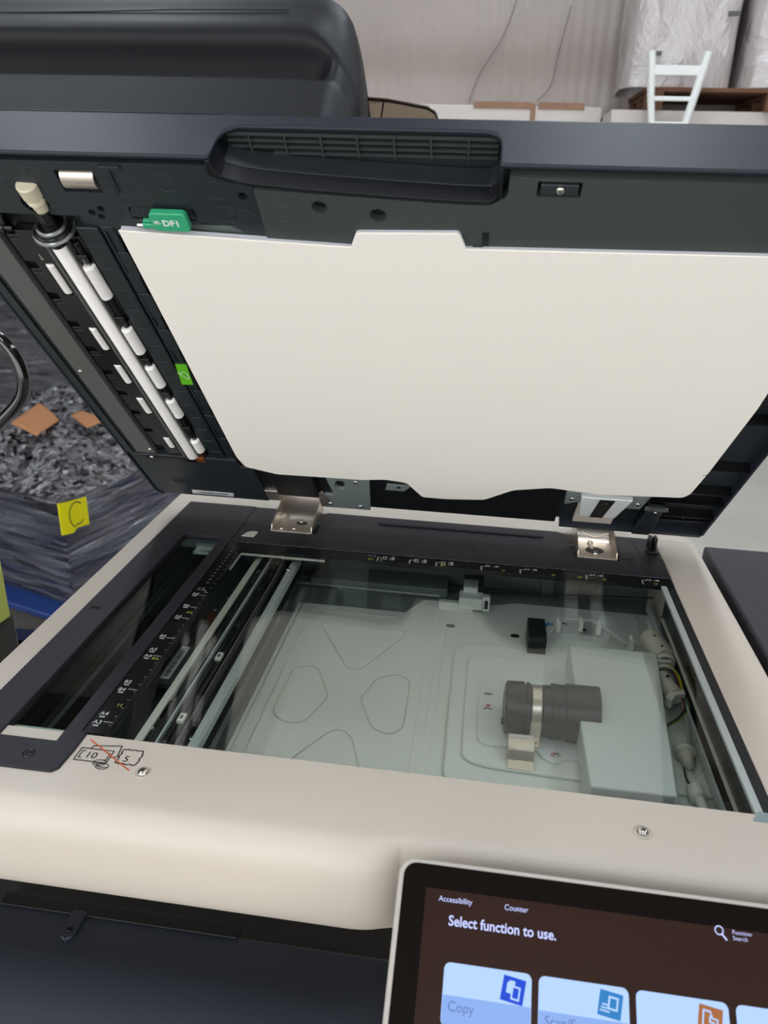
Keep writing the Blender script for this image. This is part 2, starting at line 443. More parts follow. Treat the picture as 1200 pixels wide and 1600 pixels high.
# ---- screws in the beige front
for (x, y) in ((42, -341), (363, -339)):
    mb = MB(); mb.torus((x, y, 0.1), 5.6, 0.7, n=32); mb.prism(circ(x, y, 5.4, 24), -0.5, 0.12)
    q = mb.build('screw_recess', M['beige'], cop, smooth=True)
    screw('screw', (x, y, 0.1), (0, 0, 1), q, 3.6)

# ---- no-copy pictogram printed on the front
b = MB()
zz = 0.25
def line2(mb, pts, w, z, close=False):
    pts = [Vector(p) for p in pts]
    if close: pts = pts+[pts[0]]
    mb.open = True
    for a, c in zip(pts, pts[1:]):
        d = (c-a).normalized(); nn = Vector((-d.y, d.x))*w/2; e = d*w/3
        q = [a-e+nn, c+e+nn, c+e-nn, a-e-nn]
        mb.add([(p.x, p.y, z) for p in q], [(0, 1, 2, 3)])
line2(b, [(-9, -337), (14, -337), (14, -325), (-9, -325)], 0.9, zz, True)
line2(b, [(-3, -325), (-2, -322), (17, -319), (18.5, -330), (14, -331)], 0.9, zz)
line2(b, [(-5, -334.5), (-7, -334.5), (-7, -327.5), (-5, -327.5)], 0.8, zz)
line2(b, [(11, -334.5), (12.5, -334.5), (12.5, -327.5), (11, -327.5)], 0.8, zz)
b.text('10', (-3.5, -334, zz), (1, 0, 0), (0, 1, 0), 8.5, 0.01)
for (cx, cy) in ((9.5, -336.5), (13, -339.5)):
    line2(b, circ(cx, cy, 4.2, 16, 1.9), 0.6, zz+0.05, True)
    line2(b, circ(cx, cy-1.6, 4.2, 16, 1.9)[8:]+[(cx+4.2, cy)], 0.6, zz+0.05)
st = []
for k in range(6): st += [(20+k*2.4, -322+(0.5 if k % 2 else 0)), (21.4+k*2.4, -322+(0.5 if k % 2 else 0))]
for k in range(5): st += [(34+(0.7 if k % 2 else 0), -323-k*2.5), (34+(0.7 if k % 2 else 0), -325-k*2.5)]
for k in range(6): st += [(33-k*2.4, -336+(0.6 if k % 2 else 0)), (31.6-k*2.4, -336+(0.6 if k % 2 else 0))]
for k in range(5): st += [(19.5+(0.7 if k % 2 else 0), -334.5+k*2.4), (19.5+(0.7 if k % 2 else 0), -332.8+k*2.4)]
line2(b, st, 0.9, zz, True)
b.text('5', (23.5, -333.5, zz), (1, 0, 0), (0, 1, 0), 8.0, 0.01)
b.cur = 1
line2(b, [(-7, -316.5), (32, -341)], 1.1, zz+0.12)
b.build('no_copy_mark', [M['ink'], M['orange']], cop)

# ---- rulers
b = MB(); b.prism([(-16.6, -310.5), (-0.6, -310.5), (-0.6, 0.4), (440, 0.4), (450, 0.4), (450, 17), (-16.6, 17)], -4, 0.6)
ru = b.build('ruler', M['glossblack'], cop)
b = MB(); zz = 0.75
X, Y = (1, 0, 0), (0, 1, 0)
def wide(mb, x, y, w, h, z=0.75): mb.open = True; mb.add([(x, y, z), (x+w, y, z), (x+w, y+h, z), (x, y+h, z)], [(0, 1, 2, 3)])
for y, t in ((-105, 'A6'), (-128, 'B6'), (-148, 'A5'), (-182, 'B5'), (-210, 'A5'), (-257, 'B5'), (-297, 'A4')):
    wide(b, -7.5, y-0.35, 7, 0.7)
    ty = y+1.5 if t == 'A4' or (t == 'B5' and y == -257) or (t == 'A5' and y == -210) else y-1
    if y in (-210, -257, -297): ty = y+6
    b.text(t, (-14.5, ty+1.2, zz), X, Y, 5.6, 0.02)
    wide(b, -13.2, ty-1.6, 4.2, 1.6)
for y, t in ((-210, 'A4'), (-257, 'B4'), (-297, 'A3')):
    b.text(t, (-14.8, y-2.8, zz), X, Y, 5.6, 0.02); wide(b, -13.4, y-5.6, 4.2, 1.6)
line2(b, [(-12.5, -91), (-7, -91), (-7, -95), (-12.5, -95)], 0.5, zz, True); line2(b, [(-7, -95), (-4, -95), (-4, -99), (-0.5, -99)], 0.5, zz)
for k in range(12): wide(b, -9, -80+k*7.2, 2.2, 0.8)
for k in range(30): wide(b, -2.2, -300+k*10, 1.6, 0.4)
tt = [(148, 'A5', 'A6'), (182, 'B5', 'B6'), (210, 'A4', 'A5'), (257, 'B5', ''), (297, 'A4', ''), (364, 'B4', ''), (420, 'A3', '')]
for x, t, t2 in tt:
    wide(b, x-0.6, 0.6, 1.2, 9.2); wide(b, x-0.6, 9, 5, 0.8)
    b.text(t, (x+4.2, 9.6, zz), X, Y, 4.8, 0.02); wide(b, x+12.2, 9.8, 1.6, 1.4); wide(b, x+14.4, 9.8, 3.2, 3.0)
    if t2: b.text(t2, (x+4.2, 5.2, zz), X, Y, 4.8, 0.02); wide(b, x+12.2, 5.4, 1.6, 1.4); wide(b, x+14.4, 5.4, 3.2, 3.0)
line2(b, [(138, 9.5), (145, 9.5), (145, 13), (138, 13)], 0.4, zz, True)
for k in range(22): wide(b, 2+k*20, 16.6, 1.2, 0.5)
b.cur = 1
for x, t in ((139.7, '5½'), (152, '6'), (216, '8½'), (279, '11'), (330, '13'), (356, '14'), (381, '15'), (432, '17')):
    b.text(t, (x-1.5, 2.4, zz), X, Y, 4.4, 0.02); wide(b, x-0.3, 0.8, 0.6, 1.6)
for y, t in ((-139.7, '5½'), (-216, '8½'), (-279, '11')):
    b.text(t, (-7, y+0.6, zz), X, Y, 4.6, 0.01)
b.build('size_markings', [M['mark'], M['markyel']], ru)

# ---- platen glass and its bright corner seal, right rail
b = MB(); b.box(-16, 443, -311.3, 15, -3.6, -0.2); b.build('platen_glass', M['glass'], cop)
b = MB(); b.box(-12, 437, -315, -311.4, -3.8, -0.1); b.build('glass_front_edge', M['glassedge'], cop)
b = MB(); b.box(0, 1.4, -38, 0, -5.4, -3.7); b.box(0, 92, -1.6, 0.3, -5.4, -3.7)
b.build('glass_seal', M['silver'], cop)
b = MB(); b.box(437.5, 443, -312, 12, -3, 0.5); b.build('glass_rail', M['ltgrey'], cop, bevel=0.6)
b = MB(); b.box(443, 451, -313, 17, -8, -0.6); b.build('rail_gap', M['deep'], cop)
b = MB(); b.prism(roundpoly([(434, -318), (447, -318), (451, -311), (440, -309)], 1.5), -3, 0.9); b.build('glass_stop', M['glassedge'], cop, bevel=0.4)
b = MB(); b.box(-78, -24, -326, 30, -4.5, -2.0); b.build('slit_glass', M['slit'], cop)
MB().box(-78, -24, -324.5, -304, -8, -5).build('slit_end_pad', M['floorplate'], cop); MB().box(-78, -24, 12, 30, -8, -5).build('slit_end_pad', M['wallmetal'], cop)
b = MB(); b.box(-52, -33, -4, 12, -8, -5.2); q = b.build('slit_label', M['label'], cop)
b = MB(); barcode(b, (-45, -2, -5.1), None, (1, 0, 0), (0, 1, 0), 10, 4, 3); b.build('barcode', M['ink'], q)

# ---- interior tub
b = MB()
b.box(-98, 470, -308, 106, -76, -71)
b.build('scanner_bottom', M['wallmetal'], cop)
b = MB()
b.box(-98, 470, 100, 104, -71, -7)       # back wall
b.box(-98, 470, -310, -306, -71, -7)
b.box(-100, -97, -308, 104, -71, -7)
b.box(390, 402, 96, 100, -71, -12); b.box(330, 344, 92, 100, -71, -12); b.box(358, 372, 92, 100, -71, -12)
b.build('inner_wall', M['wallmetal'], cop, bevel=0.4)
MB().box(448.4, 450.8, -310, 17, -71, -8.5).build('dark_inner_wall', M['glossblack'], cop)
MB().box(446.6, 448.3, -306, 10, -44, -41).build('side_rail', M['silver'], cop)
b = MB(); b.box(62, 222, 64, 100, -71, -60); b.box(95, 170, 58, 64, -71, -66)
b.build('back_ledge', M['wallmetal'], cop, bevel=1)
panel_loops = [roundpoly(q, 8, 4) for q in ([(84, -104), (102, -99), (108, -103), (128, -147), (113, -186), (98, -190), (84, -182), (80, -170)],
            [(166, -107), (184, -98), (196, -104), (199, -117), (199, -180), (189, -190), (172, -185), (154, -146)],
            [(90, -18), (186, -18), (182, -32), (150, -95), (142, -99), (133, -97), (96, -30)],
            [(108, -270), (113, -232), (135, -195), (142, -189), (150, -190), (158, -198), (172, -240), (176, -270)])]
def shrunk(loop, d):
    cx = sum(p[0] for p in loop)/len(loop); cy = sum(p[1] for p in loop)/len(loop)
    out = []
    for x, y in loop:
        v = Vector((x-cx, y-cy)); out.append((x-v.x/v.length*d, y-v.y/v.length*d))
    return out
b = MB()
b.box(58, 225, -306, 20, -71.5, -70.6)
b.prism([(58, -306), (225, -306), (225, 38), (213, 52), (196, 52), (178, 20), (58, 20)], -70.8, -69, holes=panel_loops)
b.prism([(225, -306), (455, -306), (455, 66), (300, 66), (262, 52), (225, 50)], -71, -70.2)
pl = b.build('base_plate', M['floorplate'], cop, bevel=0.4)
def groove(pts, r=0.9, z=-70.2, close=True):
    p = [(x, y, z) for x, y in pts]
    if close: p.append(p[0])
    mb = MB(); mb.tube(p, r, 6, cap=not close); return mb
ribs = MB()
for pts in ([(84, -104), (102, -99), (108, -103), (128, -147), (113, -186), (98, -190), (84, -182), (80, -170)],
            [(166, -107), (184, -98), (196, -104), (199, -117), (199, -180), (189, -190), (172, -185), (154, -146)],
            [(90, -18), (186, -18), (182, -32), (150, -95), (142, -99), (133, -97), (96, -30)],
            [(108, -270), (113, -232), (135, -195), (142, -189), (150, -190), (158, -198), (172, -240), (176, -270)]):
    rp = roundpoly(pts, 8, 4)
    ribs.prism(shrunk(rp, 1.9), -70.8, -68.7)
ribs.build('embossed_panel', M['floorplate'], pl, bevel=0.7, angle=20)
ribs = MB()
ribs.prism([(60, -306), (61.5, -306), (64, 18), (62, 18)], -70, -69)
ribs.prism([(72, -306), (73.5, -306), (76, 18), (74.5, 18)], -70, -69)
ribs.box(209, 218, -306, 44, -70, -68.6)
ribs.build('rib', M['floorplate'], pl, bevel=0.6)
# stepped emboss around the lens
b = MB()
b.prism(roundpoly([(236, -240), (236, -44), (254, -34), (456, -36), (456, -240), ], 14, 6), -70.5, -65.5)
s1 = b.build('raised_step', M['floorplate'], pl, bevel=2.6, seg=4)
b = MB(); b.prism(roundpoly([(250, -215), (250, -68), (262, -60), (456, -62), (456, -228), (270, -222)], 14, 6), -65.8, -62.2)
b.build('raised_step', M['floorplate'], pl, bevel=2.2, seg=4)
for (x, y, r_) in ((229.5, 2, 5), (262, 46, 5), (298, -6, 5), (215, 30, 4), (352, 30, 3), (372, 20, 3)):
    MB().prism(circ(x, y, r_, 20, r_*0.65), -70, -69.6).build('plate_hole', M['deep'], pl)

# lens base plate
lu = MB()
lu.prism(roundpoly([(262, -192), (262, -112), (268, -104), (362, -104), (362, -206), (332, -206), (326, -213), (316, -208), (312, -198), (300, -197), (270, -199)], 6, 5),
         -62.5, -60, holes=[circ(271, -128, 4.5, 14, 2.4), circ(271, -150, 4.5, 14, 2.4), circ(327, -201, 4.6, 14, 3.0)])
lu = lu.build('lens_plate', M['plate2'], cop, bevel=0.4)
for (x, y) in ((327, -200), (271, -150), (271, -128), (333, -110), (345, -166), (350, -218)):
    screw('plate_screw', (x, y, -62.0 if y != -218 else -64), (0, 0, 1), lu, 2.6)
MB().flat(circ(271, -146, 2.2, 10), -59.4).build('paint_dot', mat('red_paint', 'b4786c', 0.6), lu)
MB().flat(circ(324, -203, 2.0, 10), -59.0).build('paint_dot', mat('red_paint2', 'b4786c', 0.6), lu)
MB().flat(circ(318, -112, 3.4, 10), -59.4).build('paint_dot', mat('red_paint3', 'b4786c', 0.6), lu)
MB().box(282, 305, -112, -104, -60, -58.8).build('white_pad', M['white'], lu, bevel=0.2)
# lens barrel, axis along x
b = MB(); cz = -44; cy = -166
b.lathe((283, cy, cz), (1, 0, 0), [(0, 0.1), (1.5, 12), (0, 15.5), (0.5, 20), (2, 22), (16, 22.5), (16.5, 20.5), (18, 20.5), (18.5, 22.3), (21, 22.3), (22, 19.5), (31, 19.5),
        (32, 21.5), (38, 21.5), (39, 23.5), (50, 23), (51, 24.5), (78, 24.5), (78.5, 0.1)], 36)
for k in range(4): b.box(281, 286, cy-20+k*0.5, cy-17, cz-2-k, cz+1)
ln = b.build('lens_barrel', M['lens'], cop, smooth=True)
b = MB()
b.lathe((305.5, cy, cz), (1, 0, 0), [(0, 20.5), (0.01, 20.9), (8, 20.9), (8.01, 20.5)], 36)
b.box(305, 314, cy-30, cy-19, -59.8, -58.6); b.box(305, 314, cy-21.5, cy-20, -59.5, -42)
q = b.build('lens_clamp', M['nickel'], ln, bevel=0.3)
screw('clamp_screw', (309.5, cy-26, -58.6), (0, 0, 1), q, 2.0)
b = MB()
b.prism([(-197, -50), (-195, -48.5), (-205, -48.5), (-211, -52), (-214, -60), (-222, -62), (-222, -63.5), (-213, -61.6), (-209, -53.5), (-204, -50)], 287, 308, axis='x')
b.build('spring_bracket', M['nickel'], lu, bevel=0.3)
b = MB(); b.box(288, 307, -200, -196, -50, -48.2); b.build('bracket_pad', M['white'], lu)
# sensor housing
b = MB()
b.prism([(344, -264), (405, -264), (426, -72), (344, -72)], -70, -34)
ch = b.build('sensor_housing', M['boxcover'], cop, bevel=1.2)
b = MB(); b.prism([(344, -266), (408, -266), (408, -272), (344, -272)], -70, -46); b.build('housing_end_flange', M['grey_plate'], ch, bevel=0.6)
b = MB(); b.prism([(406, -262), (414, -262), (434, -72), (427, -72)], -70, -60); b.build('housing_side_flange', M['floorplate'], ch, bevel=0.6)
screw('housing_screw', (413, -256, -60), (0, 0, 1), ch, 3)

# document size sensor and its wiring
b = MB(); b.box(309, 327, -44, -4, -70, -47); s_ = b.build('size_sensor', M['deep'], cop, bevel=0.8)
screw('sensor_screw', (319, -53, -68), (0, 0, 1), s_, 3.2)
MB().prism(rr(312, 326, -60, -44, 4), -70, -67.6).build('sensor_tab', M['plate2'], s_, bevel=0.3)
b = MB(); b.tube([(327, -20, -60), (336, -8, -54), (345, 4, -50), (360, 8, -50), (378, 6, -50), (392, -4, -54), (408, -20, -58), (425, -24, -58)], 1.7, 8)
b.build('sensor_cable', M['ww'], s_, smooth=True)
b = MB()
for k in range(4): b.tube([(327, -8+k*-1.6, -52), (331, -6+k*-1.6, -50), (336, -6, -52)], 0.7, 6)
b.build('sensor_wires', M['wb'], s_, smooth=True)
for (x, y) in ((341, 0), (365, 7), (383, 4), (412, -22)):
    mb = MB(); mb.torus((x, y, -51), 3.0, 1.2, axis='x', n=16); mb.box(x-2, x+2, y-8, y-1, -60, -49); mb.build('cable_clip', M['white'], s_, smooth=True)

# sheet-metal catch near the back wall
b = MB(); b.box(214, 252, 34, 42, -70, -60); b.box(236, 262, 30, 48, -64, -50); b.box(240, 256, 44, 70, -60, -44)
b.box(262, 270, 32, 40, -66, -48)
q = b.build('carriage_catch', M['floorplate'], cop, bevel=0.8)
MB().box(240, 262, 64, 74, -52, -42).build('catch_block', M['deep'], q, bevel=0.5)
MB().box(264.5, 268, 31.2, 32.2, -62, -52).build('catch_slot', M['deep'], q)
b = MB(); b.tube([(40, 72, -66), (220, 70, -64), (460, 72, -50)], 0.8, 6); b.build('drive_wire', M['deep'], cop)
b = MB(); b.tube([(40, 60, -66), (214, 44, -58)], 1.0, 6); b.build('drive_wire', M['ww'], cop)
b = MB(); b.box(92, 168, 6, 8, -69.8, -68.4); b.build('edge_highlight', M['white'], pl)  # white strip stands in for a highlight along the plate's edge
b = MB(); b.lathe((452, 40, -50), (1, 0, 0), [(0, 0.1), (0, 14), (3, 16), (10, 16), (10, 0.1)], 24); q = b.build('drive_pulley', M['deep'], cop, smooth=True)
screw('pulley_screw', (451, 30, -55), (-1, 0, 0), q, 3)

# wiring along the right side
def ferr(x, y, r_, L_, lab=None):
    mb = MB(); mb.lathe((x, y, -50), (0.25, -1, 0), [(0, 0.1), (0, r_*0.8), (1.5, r_), (L_-1.5, r_), (L_, r_*.8), (L_, 0.1)], 20)
    return mb.build('ferrite_holder', M['offwhite'], cop, smooth=True)
f1 = ferr(431, -16, 10.5, 40); f2 = ferr(428, -88, 8.5, 32)
for f_, x, y in ((f1, 432, -30), (f1, 436, -48), (f2, 431, -100)):
    MB().lathe((x, y, -40.5), (0, 0, 1), [(0, 0.1), (0, 1.4), (1, 1.3), (1.05, .1)], 12).build('ferrite_slot', M['deep'], f_)
b = MB(); b.torus((437, -62, -50), 8.5, 2, axis='y', n=20); b.torus((433, -80, -50), 8, 1.7, axis='y', n=20); b.box(424, 441, -70, -66, -56, -44)
b.build('cable_tie', M['white'], f1, smooth=True)
def wires(name, cols, p0, pts, sp=1.3, r_=0.75):
    out = []
    for k, c in enumerate(cols):
        mb = MB(); q = [(x+k*sp*0.9, y+k*sp*0.3, z_+(k % 2)*0.8) for x, y, z_ in [p0]+pts]
        # smooth with Catmull subdivision
        sm = []
        for i in range(len(q)-1):
            a = Vector(q[max(i-1, 0)]); b_ = Vector(q[i]); c_ = Vector(q[i+1]); d = Vector(q[min(i+2, len(q)-1)])
            for t in (0, .25, .5, .75):
                sm.append(0.5*((2*b_)+(c_-a)*t+(2*a-5*b_+4*c_-d)*t*t+(3*b_-a-3*c_+d)*t**3))
        sm.append(Vector(q[-1])); mb.tube(sm, r_, 6); out.append(mb.build(name, M[c], cop, smooth=True))
    return out
wires('wire', ['deep', 'wr', 'wy', 'wy'], (434, -62, -48), [(437, -78, -46), (440, -94, -45), (440, -112, -48)])
wires('wire', ['wr', 'deep', 'wg', 'wg', 'wy'], (420, -152, -58), [(430, -146, -54), (440, -134, -50), (440, -122, -48)], 1.2)
b = MB(); b.prism([(424, -128), (432, -116), (443, -114), (443, -121), (434, -124), (429, -133)], -52, -43); b.build('wire_connector', M['white'], cop, bevel=0.6)
wires('wire', ['ww', 'ww', 'ww'], (440, -126, -50), [(439, -150, -54), (436, -172, -56), (430, -188, -58)])
b = MB(); b.lathe((431, -180, -57), (0, -1, 0), [(0, 2), (1, 7), (9, 7.5), (12, 5), (20, 4), (21, 0.1)], 16); q = b.build('wire_bundle_clamp', M['offwhite'], cop, smooth=True)
b = MB(); b.torus((431, -185, -57), 7.5, 1.5, axis='y', n=18); b.build('cable_tie', M['white'], q, smooth=True)
wires('wire', ['deep', 'ww'], (428, -198, -60), [(427, -212, -61), (430, -226, -60)])
b = MB(); b.lathe((430, -222, -60), (0.1, -1, 0), [(0, 2), (1, 6.5), (12, 6.5), (14, 4), (24, 4), (28, 3), (29, .1)], 16); b.build('wire_bundle_clamp', M['white'], cop, smooth=True)
b = MB(); b.box(441.5, 443.5, -306, 60, -60, -48); b.build('side_rail', M['ltgrey'], cop, bevel=0.4)

# ---- scanning carriage on the left, under the glass
ca = MB(); ca.box(12, 60, -300, 30, -44, -34); ca.box(20, 50, -300, 30, -34, -24); ca.box(8, 62, -306, -300, -44, -14); ca.box(8, 62, 28, 34, -44, -10)
ca = ca.build('scan_carriage', M['glossblack'], cop, bevel=0.5)
b = MB(); b.prism([(12, -22), (14, -13), (21, -11), (21, -13), (16, -20)], -298, 14, axis='y'); b.build('reflector', M['silver'], ca)
b = MB(); b.prism([(54, -22), (54, -13), (58, -12), (61, -15), (61, -22)], -300, 24, axis='y'); b.build('reflector', M['ltgrey'], ca, bevel=0.4)
b = MB(); b.box(23, 27, -299, 14, -19, -14); b.build('light_guide', M['clear'], ca)
b = MB(); b.box(29.5, 31, -299, 16, -22, -13); b.build('lamp_rail', M['ltgrey'], ca)
b = MB(); b.box(32, 36, -299, 16, -22, -15); b.build('light_guide', M['glossblack'], ca, bevel=0.5)
b = MB(); b.box(37, 41, -299, 18, -20, -15); b.build('lamp_rail', M['glossblack'], ca, bevel=0.8)
b = MB(); b.box(43, 44.4, -299, 18, -24, -15); b.build('lamp_rail', M['grey_plate'], ca)
b = MB(); b.box(46, 53, -299, 18, -34, -30); b.build('carriage_mirror', mat('mirror_glass', 'c8ccca', 0.03, 1.0), ca)
for y in (-181, -266, -60, -130):
    mb = MB(); mb.box(35.5, 40.5, y-5, y+5, -15, -12.4); q = mb.build('rail_clip', M['white'] if y < -150 else M['glossblack'], ca, bevel=0.3)
    MB().box(37, 39, y-2, y+2, -12.3, -12.1).build('clip_hole', M['deep'], q)
for (x, y, z_) in ((50, -278, -22), (56, -14, -12), (51, -158, -24)):
    screw('carriage_screw', (x, y, z_), (0, 0, 1), ca, 2.9)
b = MB(); b.box(40, 52, 16, 26, -16, -9); b.box(26, 34, 18, 28, -14, -8); b.build('lamp_socket', M['offwhite'], ca, bevel=0.5)
# frame plate left of the carriage
b = MB(); b.prism([(-16, -306), (6, -306), (6, -235), (0, -225), (4, 60), (-16, 60)], -48, -44, holes=[circ(-9, -262, 3.6, 16)])
b.prism([(-30, -306), (-15, -306), (-15, 60), (-30, 60)], -48, -30)
fp = b.build('carriage_frame', M['under_green'], cop, bevel=0.6)
for (x, y) in ((2, -246), (-6, -30), (-12, -56)):
    screw('frame_screw', (x, y, -44), (0, 0, 1), fp, 3.4 if y < -100 else 2.6)
MB().box(-12, 3, -206, -144, -34, -28.6).build('label_bracket', M['under_green'], fp, bevel=0.5)
b = MB(); b.prism([(-8.6, -200), (-0.6, -200), (-0.6, -150), (-8.6, -150)], -28.6, -28); q = b.build('serial_label', M['label'], fp)
b = MB(); barcode(b, (-7, -197, -27.8), None, (0, 1, 0), (1, 0, 0), 44, 4.4, 8); b.build('barcode', M['ink'], q)
b = MB(); b.tube([(8, -120, -42), (6, -150, -40), (3, -175, -40), (2, -205, -44)], [2, 3.4, 3.4, 2.4], 10); b.tube([(12, -100, -42), (10, -130, -40), (9, -165, -42)], [1.5, 2.2, 2], 8)
b.build('flat_cable', M['white'], fp, smooth=True)
# slit optics below the left slit
b = MB(); b.box(-96, -74, -306, 60, -30, -24); b.box(-60, -56, -306, 60, -40, -20)
b.build('slit_channel', M['deep'], cop)
b = MB(); b.prism([(-52, -32), (-36, -14), (-34, -14), (-34, -34)], -306, 40, axis='y'); b.build('slit_mirror', mat('slit_mirror_dark', '2c3a3a', 0.12, 0.6), cop)
b = MB(); b.box(-30, -26.5, -306, 26, -12, -5); b.build('slit_rail', M['ltgrey'], cop)

# ---- hinges
def hinge(x0, x1, yf, yb, deep):
    mb = MB()
    t = 1.3
    mb.box(x0, x1, yf, yb, 1.8, 3.0)                                  # foot
    mb.prism([(yf+2, 2), (yf+4, 9), (yf+30, 16), (yb-6, 26), (yb+8, 40), (yb+14, 34), (yb+8, 2)], x0, x0+t, axis='x')
    mb.prism([(yf+2, 2), (yf+4, 9), (yf+30, 16), (yb-6, 26), (yb+8, 40), (yb+14, 34), (yb+8, 2)], x1-t, x1, axis='x')
    # curved back plate
    pr = [(yb-26, 3), (yb-14, 6), (yb-6, 13), (yb-1, 24), (yb+2, 36), (yb+3.4, 36), (yb+0.6, 23), (yb-4.6, 12), (yb-13, 4.8), (yb-26, 1.8)]
    mb.prism(pr, x0+t, x1-t, axis='x')
    return mb
b = hinge(19, 66, 50, 112, False)
h1 = b.build('hinge', M['nickel'], cop, bevel=0.4)
for (x, y) in ((30, 58), (44, 60)): screw('hinge_screw', (x, y, 3), (0, 0, 1), h1, 2.6)
MB().prism(circ(49, 76, 6.5, 20, 4.5), 2.9, 3.3).build('hinge_hole', M['deep'], h1); screw('hinge_screw', (48, 79, 3.2), (0, 0, 1), h1, 2.4)
b = hinge(359, 401, 49, 116, True)
h2 = b.build('hinge', M['nickel'], cop, bevel=0.4)
MB().prism(circ(379, 68, 10, 22, 8.5), 2.9, 3.3).build('hinge_hole', M['deep'], h2)
MB().box(374, 378, 70, 92, 3.2, 5).build('hinge_tongue', M['nickel'], h2, bevel=0.4)
for (x, y) in ((379, 60), (376, 86), ): screw('hinge_screw', (x, y, 3.4), (0, 0, 1), h2, 3.2)
b = MB(); b.tube([(365, 90, 14), (380, 84, 12), (395, 92, 14)], 1.6, 8); b.build('hinge_pin', M['nickel'], h2, smooth=True)

# ================================================================== LID (raised)
notch = [(243.5, 503), (243.5, 483), (239, 478.5), (220, 478.5), (180, 480.5), (130, 483.5), (95, 486.5), (82, 488.5), (72, 492), (67.5, 498), (67, 503)]
lid_out = [(-150, 503), (-150, 0), (-140, -14), (505, -14), (508, -8), (508, 503)]
lo2 = [(-150, 503), (-150, 0), (-140, -14), (505, -14), (508, -8), (508, 503)]
outline_notched = [(-150, 503), (-150, 0), (-143, -14), (503, -14), (508, -8), (508, 503)]+notch
b = MB(LID)
b.prism(roundpoly(outline_notched, [0, 3, 3, 3, 3, 0]+[0]*len(notch)), 12, 29)
b.prism(roundpoly(lid_out, [0, 3, 3, 3, 3, 0]), 29, 39)
# front band below level 12, rim all round the underside
lid = b.build('lid', M['under'], cop, bevel=1.3, seg=3)
# front band of the lid with the grip opening cut into it
b = MB(LID)
b.prism([(-150, 1.5), (66.5, 1.5), (67.5, 8), (69, 18), (73, 25), (80, 28.4), (234, 28.4), (240, 26.5), (243, 22), (243.8, 16), (243.8, 1.5), (508, 1.5), (508, 39.2), (-150, 39.2)], 501.5, 505, axis='y')
b.build('front_band', M['lid_black'], lid, bevel=1.4, seg=3)
# skirt sides
b = MB(LID)
b.prism([(-150, 499), (-147.5, 499), (-147.5, -2), (-141, -11), (-142, -14), (-150, 0)], 0, 12)
b.build('lid_skirt', M['lid_black'], lid, bevel=0.5)
b = MB(LID); b.prism([(505.5, 499), (508, 499), (508, -8), (505.5, -8)], 0, 12)
b.build('lid_skirt', M['lid_black'], lid, bevel=0.5)
b = MB(LID); b.prism([(345, -14), (505, -14), (507, -8), (345, -8)], 0, 12)
b.build('lid_skirt', M['lid_black'], lid, bevel=0.5)
# recess lining: bottom, rear wall and ceiling grille
b = MB(LID)
inner = notch[1:-1]
b.prism([(x, s-0.2) for x, s in inner]+[(x, s-3) for x, s in reversed(inner)], 0.0, 28.5)
b.prism([(64, 503), (67, 503), (67.5, 498), (72, 492), (70, 488), (63, 492)], 0.2, 28)
b.prism([(243.7, 503), (246.5, 503), (246.5, 480), (243.7, 481)], 0.2, 28)
b.build('grip_recess', M['adf_black'], lid, bevel=0.6)
b = MB(LID)
for k, s_ in enumerate((486.5, 491, 495.5, 500)):
    b.box(72+k*0 if k else 100, 242, s_-0.5, s_+0.5, 26.6, 28.9)
for k in range(7): b.box(86+k*23-0.5, 86+k*23+0.5, 485, 501, 26.0, 28.9)
b.build('vent_grille', M['under_green'], lid)
MB(LID).box(70, 243, 484.5, 501.5, 28.4, 29.0).build('vent_backing', M['deep'], lid)

# --- underside panels
b = MB(LID)
b.prism(roundpoly([(-146, 498), (66, 498), (66, 492), (72, 486), (90, 482), (90, 442), (74, 442), (68, 448), (46, 448), (40, 462), (0, 462), (-6, 442), (-30, 442), (-40, 452), (-146, 452)], 1.5),
        2, 10, holes=[circ(-68, 462, 10, 18, 9), rr(-41, -14, 473, 491, 1), circ(-30, 455.5, 2.6), circ(-22, 459, 2.6), circ(-24.5, 452, 2.6) , rr(-2, 44, 451, 461.6, 2), circ(81, 474, 3.2)])
ul = b.build('underside_panel', M['under'], lid, bevel=0.5)
b = MB(LID)
for (x, y) in ((-96, 474), (-80, 488), (-55, 488), (-10, 482), (2, 478), (32, 483), (64, 478), (-2, 456), (72, 452), (66, 458), (78, 455)):
    MB(LID).torus((x, y, 2.0), 7 if x > -50 else 5, 0.28, n=30, m=6).build('ejector_ring', M['under'], ul, smooth=True)
b = MB(LID); b.box(-3.5, -2, 474, 492, 0.6, 2.2); b.box(-8, 6, 493, 496, 0.5, 2.2); b.build('panel_rib', M['under'], ul, bevel=0.3)
b = MB(LID)
b.prism(roundpoly([(90, 481.5), (130, 479), (180, 476.5), (220, 474.5), (240, 474.5), (250, 482), (250, 497), (505, 497), (505, 434), (90, 434)], [1, 0, 0, 2, 4, 3, 1, 1, 1, 2]),
        0.4, 8, holes=[circ(131, 468.5, 5.2, 14), circ(168.5, 463.5, 5.4), rr(267, 293, 483, 494.5, 0.5)])
ur = b.build('front_underside_panel', M['under_green'], lid, bevel=0.7)
b = MB(LID); b.torus((105, 462, 0.5), 7, 0.35, n=30, m=6); b.build('ejector_ring', M['under_green'], ur, smooth=True)
MB(LID).box(120, 142, 460, 477, 6, 9).build('hole_backing', M['deep'], ur)
MB(LID).box(160, 176, 456, 470, 6, 9).build('hole_backing', M['deep'], ur)
b = MB(LID); b.box(268.8, 291.2, 484.8, 492.8, -0.3, 6); q = b.build('magnet_plate', M['under'], ur, bevel=0.5)
screw('plate_screw', (280.5, 489, -0.3), (0, 0, -1), q, 2.7, T=LID)
b = MB(LID); b.box(236, 240, 441, 452, -0.6, 1); b.box(230, 480, 437.5, 439.5, -0.4, 2); b.build('panel_lip', M['deep'], ur)
